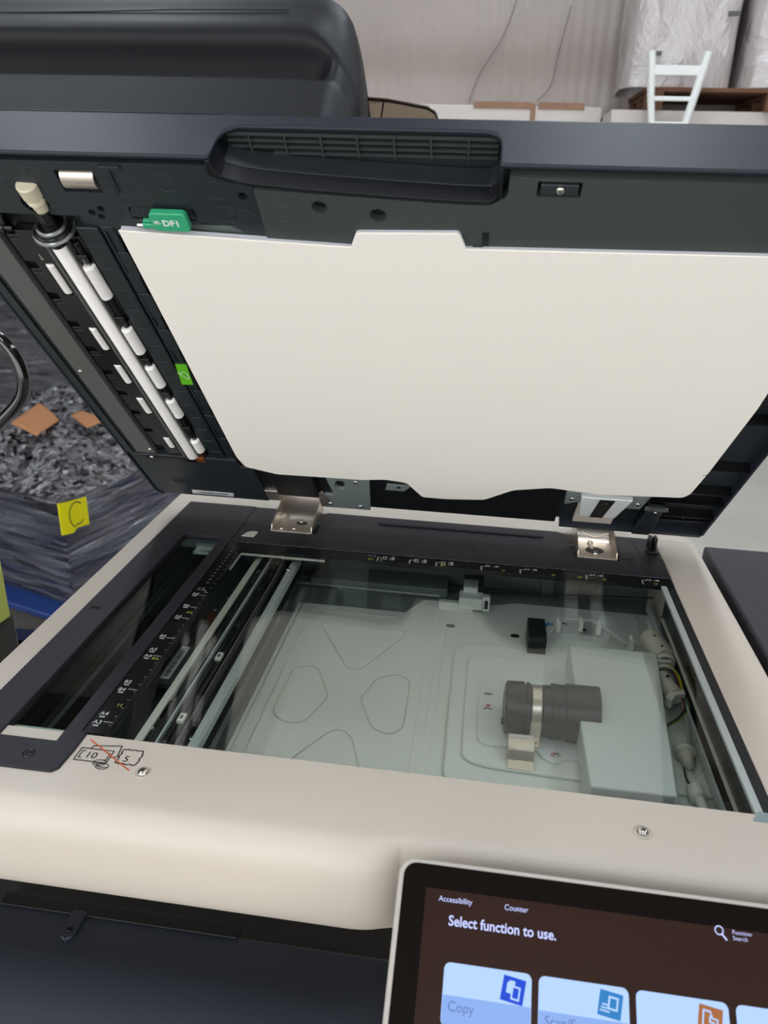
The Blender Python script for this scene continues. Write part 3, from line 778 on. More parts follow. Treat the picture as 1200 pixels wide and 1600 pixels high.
# light metal strip under the front panel
b = MB(LID); b.prism([(34, 440), (52, 458), (90, 455), (110, 452), (160, 445), (160, 432), (20, 432)], 7.5, 10); b.build('metal_strip', M['wallmetal'], lid, bevel=0.4)

# DF1 lever
b = MB(LID); b.prism(rr(14, 40, 447.5, 463.5, 3.4, 6), -5, 0); b.box(6, 16, 448, 452.5, -4, 0); b.box(7, 14, 453, 455, -3, 0)
lv = b.build('release_lever', M['green'], lid, bevel=0.7)
b = MB(LID); b.text('DF1', (22, 453, -5.15), (1, 0, 0), (0, 1, 0), 7.2, 0.03)
line2(b, [(16, 454), (17.5, 457), (18, 454.5), (19, 457.5), (19.8, 455), (21, 455)], 0.6, -5.15)
line2(b, [(16, 457), (19, 454)], 0.5, -5.15)
b.build('lever_text', M['markwhite'], lv)
b = MB(LID); b.lathe((8, 447, -1), (0, 1, 0), [(0, .1), (0, 2.2), (2, 2.2), (2, 3), (4, 3), (4, .1)], 14); b.lathe((0, 446.5, 1), (1, 0, 0), [(0, .1), (0, 2), (5, 2), (5, .1)], 14)
b.build('lever_pivot', M['screw'], lv, smooth=True)

# left scanning section of the underside
MB(LID).box(-145, -14, 96, 452, 9, 12.5).build('roller_bay', M['deep'], lid)
b = MB(LID); b.prism([(-135, 98), (-112.5, 98), (-112.5, 432), (-135, 432)], 1.2, 8); gp = b.build('grey_guide_plate', M['grey_plate'], lid, bevel=0.8)
for (x, s_) in ((-129, 257), (-116, 107)): screw('plate_screw', (x, s_, 1.2), (0, 0, -1), gp, 2.4, T=LID)
b = MB(LID); b.prism([(-147, 96), (-139, 96), (-139, 450), (-147, 450)], 0.5, 8); b.box(-138, -136, 96, 440, 2, 8); b.build('edge_rail', M['under'], lid, bevel=0.6)
b = MB(LID)
for k in range(9):
    s0 = 112+k*36; b.box(-110, -97, s0, s0+28, 5, 9)
    b.box(-108, -99, s0+3, s0+25, 4, 5.4)
b.build('roller_bay_ribs', M['glossblack'], lid, bevel=0.4)
b = MB(LID); b.prism([(-98, 100), (-79, 100), (-79, 436), (-98, 436)], 2, 8, holes=[rr(-92.6, -84.6, c-w-1, c+w+1, 1) for c, w in ((384, 17), (308, 15.5), (254, 15), (199.5, 14.5), (124, 11))])
b.build('roller_frame', M['glossblack'], lid, bevel=0.5)
for c, w in ((384, 16.5), (308, 15), (254.5, 14.5), (199.5, 14), (124, 10.5)):
    mb = MB(LID); mb.lathe((-88.6, c-w, 5.5), (0, 1, 0), [(0, .1), (0, 3.6), (1, 4.6), (2*w-1, 4.6), (2*w, 3.6), (2*w, .1)], 18)
    mb.build('small_roller', M['roller'], lid, smooth=True)
b = MB(LID); b.lathe((-70, 97, 3), (0, 1, 0), [(0, .1), (0, 5.2), (1, 6.4), (327, 6.4), (328, 5.6), (328, .1)], 28)
mr = b.build('long_white_roller', M['roller'], lid, smooth=True)
b = MB(LID); b.lathe((-70, 424, 3), (0, 1, 0), [(0, .1), (0, 7), (12, 7.4), (14, 4), (34, 4), (34, .1)], 24); b.build('roller_end', M['glossblack'], mr, smooth=True)
b = MB(LID); b.prism([(-79, 100), (-77.5, 100), (-77.5, 436), (-79, 436)], -1.5, 6); b.prism([(-62.4, 100), (-61, 100), (-61, 425), (-62.4, 425)], -1, 8)
b.build('roller_cradle', M['grey_plate'], lid)
b = MB(LID); b.box(-60.8, -51, 98, 430, 3.5, 8)
b.lathe((-56, 98, 3), (0, 1, 0), [(0, .1), (0, 2.6), (328, 2.6), (328, .1)], 12)
for c in (410, 338, 280, 225, 160): b.box(-60, -52, c-4, c+5, -0.5, 6)
b.build('roller_axle', M['glossblack'], lid, bevel=0.5)
for c, w in ((385, 18), (311, 17), (257, 16), (201.5, 15), (125, 12)):
    mb = MB(LID); mb.lathe((-56, c-w, 1.5), (0, 1, 0), [(0, .1), (0, 3.6), (1.2, 4.9), (2*w-1, 4.9), (2*w, 3.6), (2*w, .1)], 18)
    mb.build('small_roller', M['roller'], lid, smooth=True)
MB(LID).lathe((-56, 404, 1), (0, 1, 0), [(0, .1), (0, 1.6), (7, 1.6), (7, .1)], 10).build('roller_pin', M['screw'], lid, smooth=True)
MB(LID).lathe((-91, 406, 3), (0, 1, 0), [(0, .1), (0, 1.6), (6, 1.2), (6, .1)], 10).build('roller_pin', M['screw'], lid, smooth=True)
b = MB(LID); b.box(-68, -58, 86, 96, 0, 6); b.build('copper_contact', M['copper'], lid, bevel=0.5)
# inner guide beside the pad
b = MB(LID); b.prism([(-50, 96), (-33, 96), (-33, 440), (-50, 440)], 2.5, 10); b.box(-32, -22, 90, 440, 4, 10)
b.box(-21, -12, 90, 440, 6, 10)
gd = b.build('paper_guide', M['guide'], lid, bevel=0.8)
b = MB(LID)
for k in range(5):
    s0 = 130+k*66; b.box(-30, -28.5, s0, s0+42, 2.6, 4.2)
for k in range(14): b.box(-46, -36, 110+k*24, 110.8+k*24, 2.0, 2.8)
for k in range(7): b.prism(rr(-31, -20, 112+k*46, 140+k*46, 2), 3.2, 4.3)
b.build('guide_rib', M['guide'], gd, bevel=0.3)
b = MB(LID); b.prism([(-35, 244), (-23.5, 245), (-20, 277), (-30.5, 277)], 1.6, 2.4); q = b.build('green_label', M['green2'], lid)
b = MB(LID); line2(b, [(-27, 257), (-25, 254), (-23.5, 258), (-24, 264), (-27, 266), (-30, 262), (-30, 259)], 0.6, 1.45, True); line2(b, [(-33, 263), (-30, 261), (-31, 266)], 0.6, 1.45)
b.build('hand_symbol', M['markwhite'], q)
# gear and knob at the front of the roller bay
b = MB(LID)
b.lathe((-67, 455, 4), (0.06, 1, -0.1), [(0, .1), (0, 5), (8, 5.2), (9, 6.4), (10, 4.6), (11, 6.6), (12, 5), (14, 7.2), (24, 7.2), (25, 6), (25, .1)], 24)
b.build('drive_gear', M['cream'], lid, smooth=True)
b = MB(LID); b.lathe((-66, 436, 2), (0, 1, 0), [(0, .1), (0, 13), (1.5, 13.6), (4, 13.6), (5, 12), (5, 8), (7, 8), (7, 5), (19, 4.4), (19, .1)], 30)
b.build('bearing', M['glossblack'], lid, smooth=True)
b = MB(LID); b.torus((-66, 442.5, 2), 10, 1.6, axis='y', n=28); b.torus((-66, 438, 2), 14.5, 1.6, axis='y', n=28); b.build('bearing_ring', M['steel'], lid, smooth=True)
b = MB(LID); b.lathe((-39, 481, 9), (1, 0, 0), [(0, .1), (0, 8.5), (23, 8.5), (23, .1)], 28); b.build('metal_roller', M['nickel'], lid, smooth=True)
b = MB(LID); b.prism([(-150+5, 432), (-104, 432), (-100, 450), (-145, 450)], 2, 9); b.lathe((-108, 437, 3), (1, 0, 0), [(0, .1), (0, 4), (4, 4), (4, 2.5), (10, 2.5), (10, .1)], 14)
b.build('bay_end_block', M['glossblack'], lid, bevel=0.5)
b = MB(LID); b.prism([(-44, 434), (-16, 430), (-12, 460), (-44, 448)], 5, 10); b.build('guide_end', M['guide'], lid, bevel=0.6)

# lower left panel of the underside (hinge side)
b = MB(LID); b.prism([(-146, 94), (-22, 94), (-20, 78), (-6, 78), (-6, -10), (-140, -10), (-146, -2)], 1.5, 10)
ll = b.build('hinge_side_panel', M['under'], lid, bevel=0.7)
b = MB(LID); b.torus((-106, 31, 1.5), 9, 0.8, n=28, sq=0.8); b.torus((-106, 31, 1.5), 4, 0.8, n=20); b.build('panel_catch', M['deep'], ll, smooth=True)
b = MB(LID); b.prism([(-101.5, -3.5), (-49, -4.5), (-47.5, 4.5), (-100, 5.5)], 0.9, 1.5); q = b.build('serial_label', M['label'], ll)
b = MB(LID); barcode(b, (-92, -1, 0.8), None, (1, 0, 0), (0, 1, 0), 36, 4, 4); b.build('barcode', M['ink'], q)
b = MB(LID); b.box(-128, -62, 84, 90, 0.4, 1.6); b.build('panel_rib', M['glossblack'], ll)
screw('panel_screw', (-120, 90, 0.6), (0, 0, -1), ll, 2.6, T=LID)
b = MB(LID); b.prism([(-24, 16), (2, 14), (2, -6), (-16, -6)], 3, 10); q = b.build('hinge_mount', M['wallmetal'], lid, bevel=0.5); screw('mount_screw', (-9, 6, 3), (0, 0, -1), q, 2.6, T=LID)
# centre hinge side panels
b = MB(LID); b.prism([(-22, 94), (340, 94), (340, -12), (70, -12), (62, 20), (10, 20), (4, -10), (-6, -10), (-6, 78), (-20, 78)], 5, 11)
b.build('centre_underside_panel', M['deep'], lid, bevel=0.6)
b = MB(LID); b.box(12, 62, 18, 78, -2, 6); b.build('hinge_cover', M['deep'], lid, bevel=1.5)
b = MB(LID); b.prism([(76, 68), (126, 68), (120, -14), (64, -14), (64, 22), (80, 22)], 1.5, 5, holes=[rr(86, 96, 42, 62, 4)]); q = b.build('hinge_mount', M['wallmetal'], lid, bevel=0.6)
for (x, s_) in ((110, 62), (72, -2), (109, -4)): screw('mount_screw', (x, s_, 1.5), (0, 0, -1), q, 2.9, T=LID)
b = MB(LID); b.prism([(145, 58), (172, 58), (164, 44), (142, 44)], 3, 5.2); q = b.build('sensor_window', M['wallmetal'], lid, bevel=0.3); screw('mount_screw', (158, 54, 3), (0, 0, -1), q, 2.2, m='darkscrew', T=LID)
b = MB(LID); b.box(-6, 14, -8, 18, 2, 6); b.prism([(60, 24), (66, 30), (72, 8), (66, -10), (60, -10)], 0, 4); b.build('hinge_arm', M['nickel'], lid, bevel=0.5)
# right hinge mount: grey bracket with black strip
b = MB(LID); b.prism([(358, 74), (412, 74), (402, 26), (362, 26)], -2, 8); q = b.build('hinge_mount', M['plate2'], lid, bevel=1.0)
MB(LID).prism([(378, 72), (394, 72), (388, 26), (374, 26)], -2.8, -1.5).build('mount_strip', M['glossblack'], q, bevel=0.4)
screw('mount_screw', (386, 66, -2.8), (0, 0, -1), q, 2.0, 'darkscrew', T=LID)
b = MB(LID); b.prism([(342, 76), (430, 76), (426, 44), (410, 44), (404, 52), (354, 50), (344, 42)], 3, 8); q = b.build('mount_flange', M['wallmetal'], q, bevel=0.6)
for (x, s_) in ((350, 60), (420, 58)): screw('flange_screw', (x, s_, 2.6), (0, 0, -1), lid, 3.0, T=LID)
b = MB(LID); b.prism([(360, 40), (404, 40), (404, -14), (360, -14)], 6, 10); b.build('hinge_backing', M['beige'], lid)
# right-hand open cavity with ribs
b = MB(LID); b.box(345, 505, -10, 96, 30, 34) ; b.box(466, 505, 90, 436, 30, 34); b.build('cavity_floor', M['deep'], lid)
b = MB(LID)
for s_ in (28, 38, 71, 97, 150, 238, 330): b.box(430 if s_ < 90 else 462, 506, s_-0.6, s_+0.6, 0.6, 12)
b.box(474, 476, 28, 38, 2, 12); b.box(430, 431.5, -10, 80, 1, 12); b.box(447, 448.5, -10, 70, 1, 12)
b.box(464.5, 466, 90, 434, 2, 12)
b.build('cavity_rib', M['glossblack'], lid)
b = MB(LID); b.prism([(432, 62), (448, 62), (448, -12), (428, -12)], -3, 3); q = b.build('position_block', M['under'], lid, bevel=1); screw('block_screw', (440, 52, -3), (0, 0, -1), q, 1.8, T=LID)
b = MB(LID); b.box(428, 452, 56, 60, -3.5, 0); b.build('block_bar', M['grey_plate'], q)
MB(LID).box(488, 505, 244, 262, 1, 3).build('cavity_clip', M['grey_plate'], lid)

# ---- white pad
pad = [(-14, 445), (60, 441.5), (148.4, 437.6), (153.3, 451), (221.4, 454), (225.8, 440), (320, 442), (466, 445), (470, 270), (466, 150), (462.6, 104), (457.8, 93.8), (372.3, 86.5),
       (322.6, 94), (284.8, 81.7), (254.7, 51.5), (214.7, 46), (185.6, 46), (169.1, 80), (145, 84), (120.7, 79), (23.1, 77), (-10.6, 90), (-15.2, 112)]
pp = roundpoly(pad, [0.6, 0, 0.5, 2, 2.5, 0.5, 0, 3, 0, 8, 3, 5, 3, 5, 5, 4, 3, 4, 6, 6, 5, 4, 3, 4], 4)
b = MB(LID); b.prism(pp, -3.4, -2.0)
b.cur = 1; b.prism([(x*0.9965+0.5, s_*0.9965+0.8) for x, s_ in pp], -2.0, 2.2)
pd = b.build('white_pad', [M['pad'], M['pad_edge']], lid, bevel=0.3)
MB(LID).prism([(462, 147), (470, 149.4), (470, 150.2)], -3.9, -3.3).build('pad_nick', M['deep'], pd)

# ---- document feeder on top of the lid
def adf_profile(k, H, x):
    # k blends the finger recess (1) into the plain rounded corner (0)
    base = [(505, 38), (505, 70), (503, 75), (493, 82), (484, 88), (483, 96), (494, 103), (505, 107), (509.5, 111.5), (510, 118), (508, 127), (505, 140), (502, 156), (494, 172), (478, 184), (440, 196), (350, 205), (240, 203), (150, 180), (100, 120), (90, 38)]
    plain = [(505, 38), (505, 70), (504.5, 75), (503, 82), (503, 88), (503, 96), (503, 103), (503.5, 107), (504, 111.5), (504, 118), (504, 127), (503, 140), (500, 156), (494, 172), (478, 184), (440, 196), (350, 205), (240, 203), (150, 180), (100, 120), (90, 38)]
    base = rounded_profile(base, 4); plain = rounded_profile(plain, 4)
    out = []
    for (a, h), (c, g) in zip(base, plain):
        s_ = a*k+c*(1-k); h_ = h*k+g*(1-k)
        out.append((s_, 38+(h_-38)*(H-38)/(167+38-0) if False else 38+(h_-38)*H))
    return out
b = MB(LID)
st = [(-170, 1, 1, 0), (60, 1, 1, 0), (95, 1, 1, 0), (110, 1, 0.985, 0), (118, 0.9, 0.96, 0), (124, 0.55, 0.92, 0), (128, 0.2, 0.885, 0), (131, 0.05, 0.85, 0), (135, 0, 0.8, 1.2), (140, 0, 0.70, 3.5), (145, 0, 0.56, 7), (149, 0, 0.40, 12), (152, 0, 0.2, 20), (153.5, 0, 0.02, 30)]
vs = []; fs = []; n = None
for (x, k, H, ins) in st:
    pr = adf_profile(k, H, x); n = len(pr)
    for (s_, h_) in pr:
        vs.append((x, s_-ins if s_ > 300 else s_+ins, h_))
for i in range(len(st)-1):
    for j in range(n):
        q = (j+1) % n; fs.append((i*n+j, i*n+q, (i+1)*n+q, (i+1)*n+j))
fs.append(tuple(range(n))); fs.append(tuple((len(st)-1)*n+q for q in reversed(range(n))))
b.add(vs, fs)
adf = b.build('document_feeder', M['adf_black'], lid, smooth=True, sharp=80)
b = MB(LID); b.tube([(-170, 506.8, 131), (-60, 507, 133), (20, 507, 136), (95, 506.8, 136.6)], 0.5, 6); b.build('feeder_seam', M['lid_black'], adf, smooth=True)
b = MB(LID); b.box(-150, 68, 504.9, 505.3, 38.4, 39.0); b.build('feeder_joint', M['deep'], adf)
# paper tray and smoky side guide behind
b = MB(LID)
b.prism([(130, 39), (216, 39), (217, 56), (214, 78), (208, 82), (150, 66)], 300, 470, axis='y')
MBt = b.build('document_tray', mat('tray_grey_plastic', '6b7077', 0.4, bump=0.2, bscale=1400), lid, bevel=4, seg=4)
b = MB(LID)
b.prism([(120, 60), (201, 68), (202, 84), (196, 104), (190, 109), (160, 116), (139, 118), (120, 119)], 455, 458, axis='y')
g_ = b.build('smoky_guide', M['smoke'], lid, bevel=0.8)
b = MB(LID)
ed = [(139, 118.5), (160, 116.5), (190, 109.5), (196, 104.5), (202.3, 84)]
b.tube([(x, 455, h_) for x, h_ in ed], 0.9, 8); b.box(157, 158, 453.6, 454.6, 98, 116)
b.build('guide_edge', M['deep'], g_, smooth=True)

# ================================================================== CONTROL PANEL (part of the machine)
b = MB(PAN)
b.prism(rr(219.5, 480, -150, 3.8, (6, 6, 9, 9), 8), -14, 0)
cp = b.build('control_panel', M['panel_frame'], cop, bevel=2.0, seg=4)
b = MB(PAN); b.prism(rr(222.5, 477, -147, 1.2, (5, 5, 7, 7), 8), 0.0, 0.5)
b.build('panel_bezel', mat('bezel_black_gloss', '0c0908', 0.12, spec=0.5), cp)
scr = mat('screen_backlit', '1b1210', 0.15, emit='33211c', estr=0.24)
b = MB(PAN); b.box(235.3, 468, -137, -10.5, 0.5, 0.7); sc_ = b.build('screen', scr, cp)
E1 = mat('screen_text_glow', '000000', 0.3, emit='c4ccff', estr=0.42)
E2 = mat('screen_button_glow', '000000', 0.15, emit='a9c6f2', estr=0.46)
E2b = mat('screen_button_lower_glow', '000000', 0.15, emit='86a8e4', estr=0.43)
E3 = mat('screen_icon_blue', '000000', 0.15, emit='1c3fae', estr=0.6)
E4 = mat('screen_icon_teal', '000000', 0.15, emit='2a6aa2', estr=0.6)
E5 = mat('screen_icon_brown', '000000', 0.15, emit='8a5836', estr=0.6)
E6 = mat('screen_label_glow', '000000', 0.15, emit='5b6da0', estr=0.5)
b = MB(PAN)
b.text('Accessibility', (242.6, -16.2, 0.8), X, Y, 3.9, 0.005, 0.93)
b.build('screen_text', E1, sc_); b = MB(PAN); b.text('Counter', (277.6, -16.2, 0.8), X, Y, 3.9, 0.005, 0.93)
b.build('screen_text', E1, sc_); b = MB(PAN); b.text('Select function to use.', (248.6, -27.2, 0.8), X, Y, 6.9, 0.02, 0.91)
b.build('screen_heading', E1, sc_); b = MB(PAN); b.text('Function', (394.5, -12.9, 0.8), X, Y, 2.8, 0.0, 1.0); b.text('Search', (394.5, -15.6, 0.8), X, Y, 2.8, 0.0, 1.0); b.build('search_text', E1, sc_)
b = MB(PAN); line2(b, circ(388, -12.0, 2.0, 14), 0.6, 0.8, True); line2(b, [(389.3, -13.6), (391.4, -16)], 0.9, 0.8)
b.build('search_icon', E1, sc_)
names = ['Copy', 'Scan/Fax', '', '']
for k in range(4):
    x0 = 248.3+k*48.1
    mb = MB(PAN); mb.open = True
    x1 = x0+44.6
    mb.add([(p[0], p[1], 0.8) for p in rr(x0, x1, -72, -44, 3.2, 5)], [tuple(range(24))])
    mb.cur = 1; mb.add([(p[0], p[1], 0.83) for p in rr(x0+0.3, x1-0.3, -71.8, -58.5-0.5*k, (3, 3, 0.3, 0.3), 4)], [tuple(range(20))])
    q = mb.build('touch_button', [E2, E2b], sc_)
    if names[k]:
        mb = MB(PAN); mb.text(names[k], (x0+3, -65.2, 0.88), X, Y, 6.4, 0.0, 0.95); mb.build('button_text', E6, q)
    ic = MB(PAN); cx = x1-9.2; cyy = -52.2; ic.open = True
    def rot(pts, a=-8):
        a = math.radians(a); return [(cx+px*math.cos(a)-py*math.sin(a), cyy+px*math.sin(a)+py*math.cos(a)) for px, py in pts]
    def fl(pts, z_): ic.open = True; r_ = rot(pts); ic.add([(p[0], p[1], z_) for p in r_], [tuple(range(len(r_)))])
    fl([(-5.8, -5.6), (5.6, -5.6), (5.8, 5.6), (-5.6, 5.6)], 0.9)
    ic.cur = 1
    if k == 0: fl([(-3.4, -1.8), (0.5, -1.8), (0.5, 4), (-2, 4), (-3.4, 2.6)], 0.94); fl([(-0.8, -4.2), (3.6, -4.2), (3.6, 2), (-0.8, 2)], 0.96); ic.cur = 0; fl([(0, -3.4), (2.8, -3.4), (2.8, 1.2), (0, 1.2)], 0.98)
    elif k == 1:
        fl([(-1.2, -2.2), (3.8, -2.2), (3.8, 3.8), (-1.2, 3.8)], 0.94); ic.cur = 0; fl([(-0.3, -1.3), (2.9, -1.3), (2.9, 2.9), (-0.3, 2.9)], 0.96); ic.cur = 1
        for j in range(3): fl([(-4.8+j*.4, -3.6+j*1.4), (0, -3.6+j*1.4), (0, -2.9+j*1.4), (-4.8+j*.4, -2.9+j*1.4)], 0.94)
    else:
        fl([(-3.8, -3.6), (3.8, -3.6), (3.8, 1), (1.2, 1.2), (0, 3.8), (-3.8, 3.8)], 0.94); ic.cur = 0; fl([(-3, -2.8), (3, -2.8), (3, 0.4), (0.6, 0.4), (-0.4, 3), (-3, 3)], 0.96)
        ic.cur = 1; fl([(-0.6, -1.4), (2.2, -1.4), (2.2, -0.6), (0.2, -0.6), (0.2, 1.6), (-0.6, 1.6)], 0.98)
    if k < 3: ic.build('button_icon', [(E3, E4, E5)[k], E2], q)

# ================================================================== BACKGROUND LEFT: wrapped pallet loads
def film_mat(name, base, alpha=0.5, scale=18, stretch=(1, 1, 1), strength=1.0, rough=0.14, dist=0.05, metal=0.0, facet=45, tilt=1.3):
    m = bpy.data.materials.new(name); m.use_nodes = True; nt = m.node_tree; bs = nt.nodes['Principled BSDF']
    bs.inputs['Base Color'].default_value = lin(base); bs.inputs['Roughness'].default_value = rough
    bs.inputs['Alpha'].default_value = alpha; bs.inputs['Coat Weight'].default_value = 1.0; bs.inputs['Coat Roughness'].default_value = 0.07; bs.inputs['Coat IOR'].default_value = 1.9
    tc = nt.nodes.new('ShaderNodeTexCoord'); mp = nt.nodes.new('ShaderNodeMapping'); mp.inputs['Scale'].default_value = stretch
    nt.links.new(tc.outputs['Object'], mp.inputs['Vector'])
    n = nt.nodes.new('ShaderNodeTexNoise'); n.inputs['Scale'].default_value = scale; n.inputs['Detail'].default_value = 6; n.inputs['Roughness'].default_value = 0.65
    n.inputs['Distortion'].default_value = 1.4
    v = nt.nodes.new('ShaderNodeTexVoronoi'); v.feature = 'DISTANCE_TO_EDGE'; v.inputs['Scale'].default_value = scale*0.9
    nt.links.new(mp.outputs[0], n.inputs['Vector']); nt.links.new(mp.outputs[0], v.inputs['Vector'])
    ad = nt.nodes.new('ShaderNodeMath'); ad.operation = 'ADD'; nt.links.new(n.outputs['Fac'], ad.inputs[0]); nt.links.new(v.outputs[0], ad.inputs[1])
    bp = nt.nodes.new('ShaderNodeBump'); bp.inputs['Strength'].default_value = strength; bp.inputs['Distance'].default_value = dist; bs.inputs['Metallic'].default_value = metal
    nt.links.new(ad.outputs[0], bp.inputs['Height']); nt.links.new(bp.outputs['Normal'], bs.inputs['Normal'])
    vc = nt.nodes.new('ShaderNodeTexVoronoi'); vc.inputs['Scale'].default_value = facet; nt.links.new(mp.outputs[0], vc.inputs['Vector'])
    sb = nt.nodes.new('ShaderNodeVectorMath'); sb.operation = 'SUBTRACT'; sb.inputs[1].default_value = (0.5, 0.5, 0.5)
    sc = nt.nodes.new('ShaderNodeVectorMath'); sc.operation = 'SCALE'; sc.inputs['Scale'].default_value = tilt
    av = nt.nodes.new('ShaderNodeVectorMath'); av.operation = 'ADD'; nv = nt.nodes.new('ShaderNodeVectorMath'); nv.operation = 'NORMALIZE'
    nt.links.new(vc.outputs['Color'], sb.inputs[0]); nt.links.new(sb.outputs[0], sc.inputs[0]); nt.links.new(sc.outputs[0], av.inputs[0])
    nt.links.new(bp.outputs['Normal'], av.inputs[1]); nt.links.new(av.outputs[0], nv.inputs[0]); nt.links.new(nv.outputs[0], bs.inputs['Coat Normal']); nt.links.new(nv.outputs[0], bs.inputs['Normal'])
    return m
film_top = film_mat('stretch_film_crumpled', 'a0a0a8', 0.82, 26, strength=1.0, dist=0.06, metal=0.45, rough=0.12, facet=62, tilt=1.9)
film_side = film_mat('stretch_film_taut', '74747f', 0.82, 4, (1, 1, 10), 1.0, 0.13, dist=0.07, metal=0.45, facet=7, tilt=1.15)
# load: corner at (-1010,1355); one side runs to the left and away, the other to the right and away
cx0, cy0 = -972, 1250
ul_ = Vector((-0.955, 0.296)); ur_ = Vector((0.296, 0.955))
def ld(a, b_): p = Vector((cx0, cy0))+ul_*a+ur_*b_; return p.x, p.y
load = empty('wrapped_pallet_load', (*ld(500, 500), -870), 'pallet load of dark goods in clear stretch film with a yellow note on its corner', 'wrapped load')
def topz(a, b_):
    e = min(a, 1000-a, b_, 1000-b_)/1000
    p = Vector((a*0.006, b_*0.006, 1.0))
    return -520+min(1, e*6)*(70+60*noise.noise(p*0.7)) + min(1, e*12)*(26*noise.noise(p*2.2)+14*noise.noise(p*5.1))
b = MB()
def ftop(u, v):
    a, c = u*1000, v*1000; x, y = ld(a, c); return (x, y, topz(a, c))
b.grid(70, 70, ftop)
b.build('film_top', film_top, load, smooth=True)
b = MB()
def side_fn(path):
    def f(u, v):
        a, c = path(u); x, y = ld(a, c); z_ = -870+v*(topz(a, c)+870)
        o_ = 8*noise.noise(Vector((u*3, z_*0.03, 2)))+4*noise.noise(Vector((u*14, z_*0.02, 5)))
        nx = (x-ld(500, 500)[0]); ny = (y-ld(500, 500)[1]); l = math.hypot(nx, ny)
        return (x+nx/l*o_, y+ny/l*o_, z_)
    return f
def ring(u):
    t = u*4; k = int(min(t, 3.999)); f = t-k; r_ = 1000*f
    return ((r_, 0), (1000, r_), (1000-r_, 1000), (0, 1000-r_))[k]
b.grid(241, 24, side_fn(ring))
b.build('film_side', film_side, load, smooth=True)
b = MB(); p4 = [ld(14, 14), ld(986, 14), ld(986, 986), ld(14, 986)]
b.prism(p4, -868, -590)
dk = mat('packed_goods_dark', '26262e', 0.6, var=0.4, vscale=6)
b.build('packed_goods', dk, load, bevel=6)
rnd = random.Random(4)
bagm = mat('grey_bags', '4a4a4c', 0.5, var=0.5, vscale=10)
for k in range(24):
    a = rnd.uniform(60, 900); c = rnd.uniform(60, 900); w = rnd.uniform(40, 130); x, y = ld(a, c); z_ = topz(a, c)-30
    if z_ < -580: continue
    MB().box(x-w/2, x+w/2, y-w/3, y+w/3, -592, z_).build('packed_bag', bagm, load, bevel=10)
# yellow note on the corner
nt_ = MB()
nx, ny = ld(-12, -12)
def note(u, v):
    if u < 0.2: x, y = ld((0.2-u)*30-10, -16)
    else: x, y = ld(-16, (u-0.2)*100+4)
    return (x, y, -514-12*u - (1-v)*(95+(8 if u < .5 else -4)))
nt_.grid(9, 7, note)
nq = nt_.build('yellow_note', mat('yellow_paper', 'e6e012', 0.5, spec=0.2), load, smooth=True)
b = MB(); b.open = True
arc = []
for k in range(15):
    t = math.radians(50+k*19); arc.append((math.cos(t)*0.30+0.62, math.sin(t)*0.40+0.52))
def np_(u, v):
    x, y, z_ = note(u, v); x, y = x-3, y-4
    return (x, y, z_)
pts = [Vector(np_(min(u, 0.95), v)) for u, v in arc]
b.tube(pts, 2.8, 6); b.open = False
b.build('handwritten_letter', M['ink'], nq, smooth=True)

card = mat('cardboard', 'b07a50', 0.7, var=0.1, vscale=30)
def cardboard(pts, label):
    # loose piece lying on the crumpled film, following it
    A, B_, C_, D_ = [Vector(p) for p in pts]
    def lvl(x, y):
        d = Vector((x-cx0, y-cy0)); return topz(d.dot(ul_), d.dot(ur_))
    lift = max(lvl(*((A*(1-u)+B_*u)*(1-v)+(D_*(1-u)+C_*u)*v)) for u in (0, .25, .5, .75, 1) for v in (0, .25, .5, .75, 1))
    def f(u, v):
        p = (A*(1-u)+B_*u)*(1-v)+(D_*(1-u)+C_*u)*v
        return (p.x, p.y, 0.1*lvl(p.x, p.y)+0.9*lift+14+3*math.sin(u*3))
    mb = MB(); mb.grid(10, 10, f); o = mb.build('cardboard_piece', card, None, smooth=True)
    m_ = o.modifiers.new('thick', 'SOLIDIFY'); m_.thickness = 0.004
    tag(o, label, 'cardboard'); return o
cardboard([(-1300, 1560), (-1155, 1468), (-1170, 1631), (-1363, 1840)], 'large brown cardboard piece lying on the film-wrapped load, nearer the frame edge')
cardboard([(-1196, 1750), (-1190, 1821), (-1030, 1740), (-1070, 1630)], 'smaller brown cardboard scrap on the film-wrapped load beside the raised lid')

# blue pallet under the load
def make_pallet(name, label, cat, loc, ang, mt, w=1100, d=1100, h=130):
    e = empty(name, (0, 0, 0), label, cat)
    def T(p):
        c, s_ = math.cos(ang), math.sin(ang); return (loc[0]+p[0]*c-p[1]*s_, loc[1]+p[0]*s_+p[1]*c, loc[2]+p[2])
    for k in range(7):
        y = -d/2+60+k*(d-120)/6
        mb = MB(T); mb.box(-w/2, w/2, y-45, y+45, h-22, h); mb.build('deck_board', mt, e, bevel=3)
    for k in range(3):
        x = -w/2+60+k*(w-120)/2
        mb = MB(T); mb.box(x-45, x+45, -d/2, d/2, h-44, h-22); mb.build('stringer_board', mt, e, bevel=3)
        for j in range(3):
            y = -d/2+60+j*(d-120)/2
            mb = MB(T); mb.box(x-45, x+45, y-55, y+55, 20, h-44); mb.build('block', mt, e, bevel=3)
        mb = MB(T); mb.box(x-45, x+45, -d/2, d/2, 0, 20); mb.build('skid_board', mt, e, bevel=3)
    return e
pc = ld(500, 500)
make_pallet('pallet', 'blue plastic pallet on the floor under the wrapped load', 'pallet', (pc[0], pc[1], -1000), math.atan2(-0.296, 0.955), mat('blue_pallet_plastic', '24407f', 0.4), 1180, 1180, 128)

make_pallet('pallet', 'added dark navy pallet filling the dark floor area between the copier and the wrapped load', 'pallet', (-1330, 860, -1000), 0.05, mat('navy_filler_plastic', '0d1636', 0.4), 1100, 480, 130)  # made-up pallet, fills the dark shaded area below the blue one
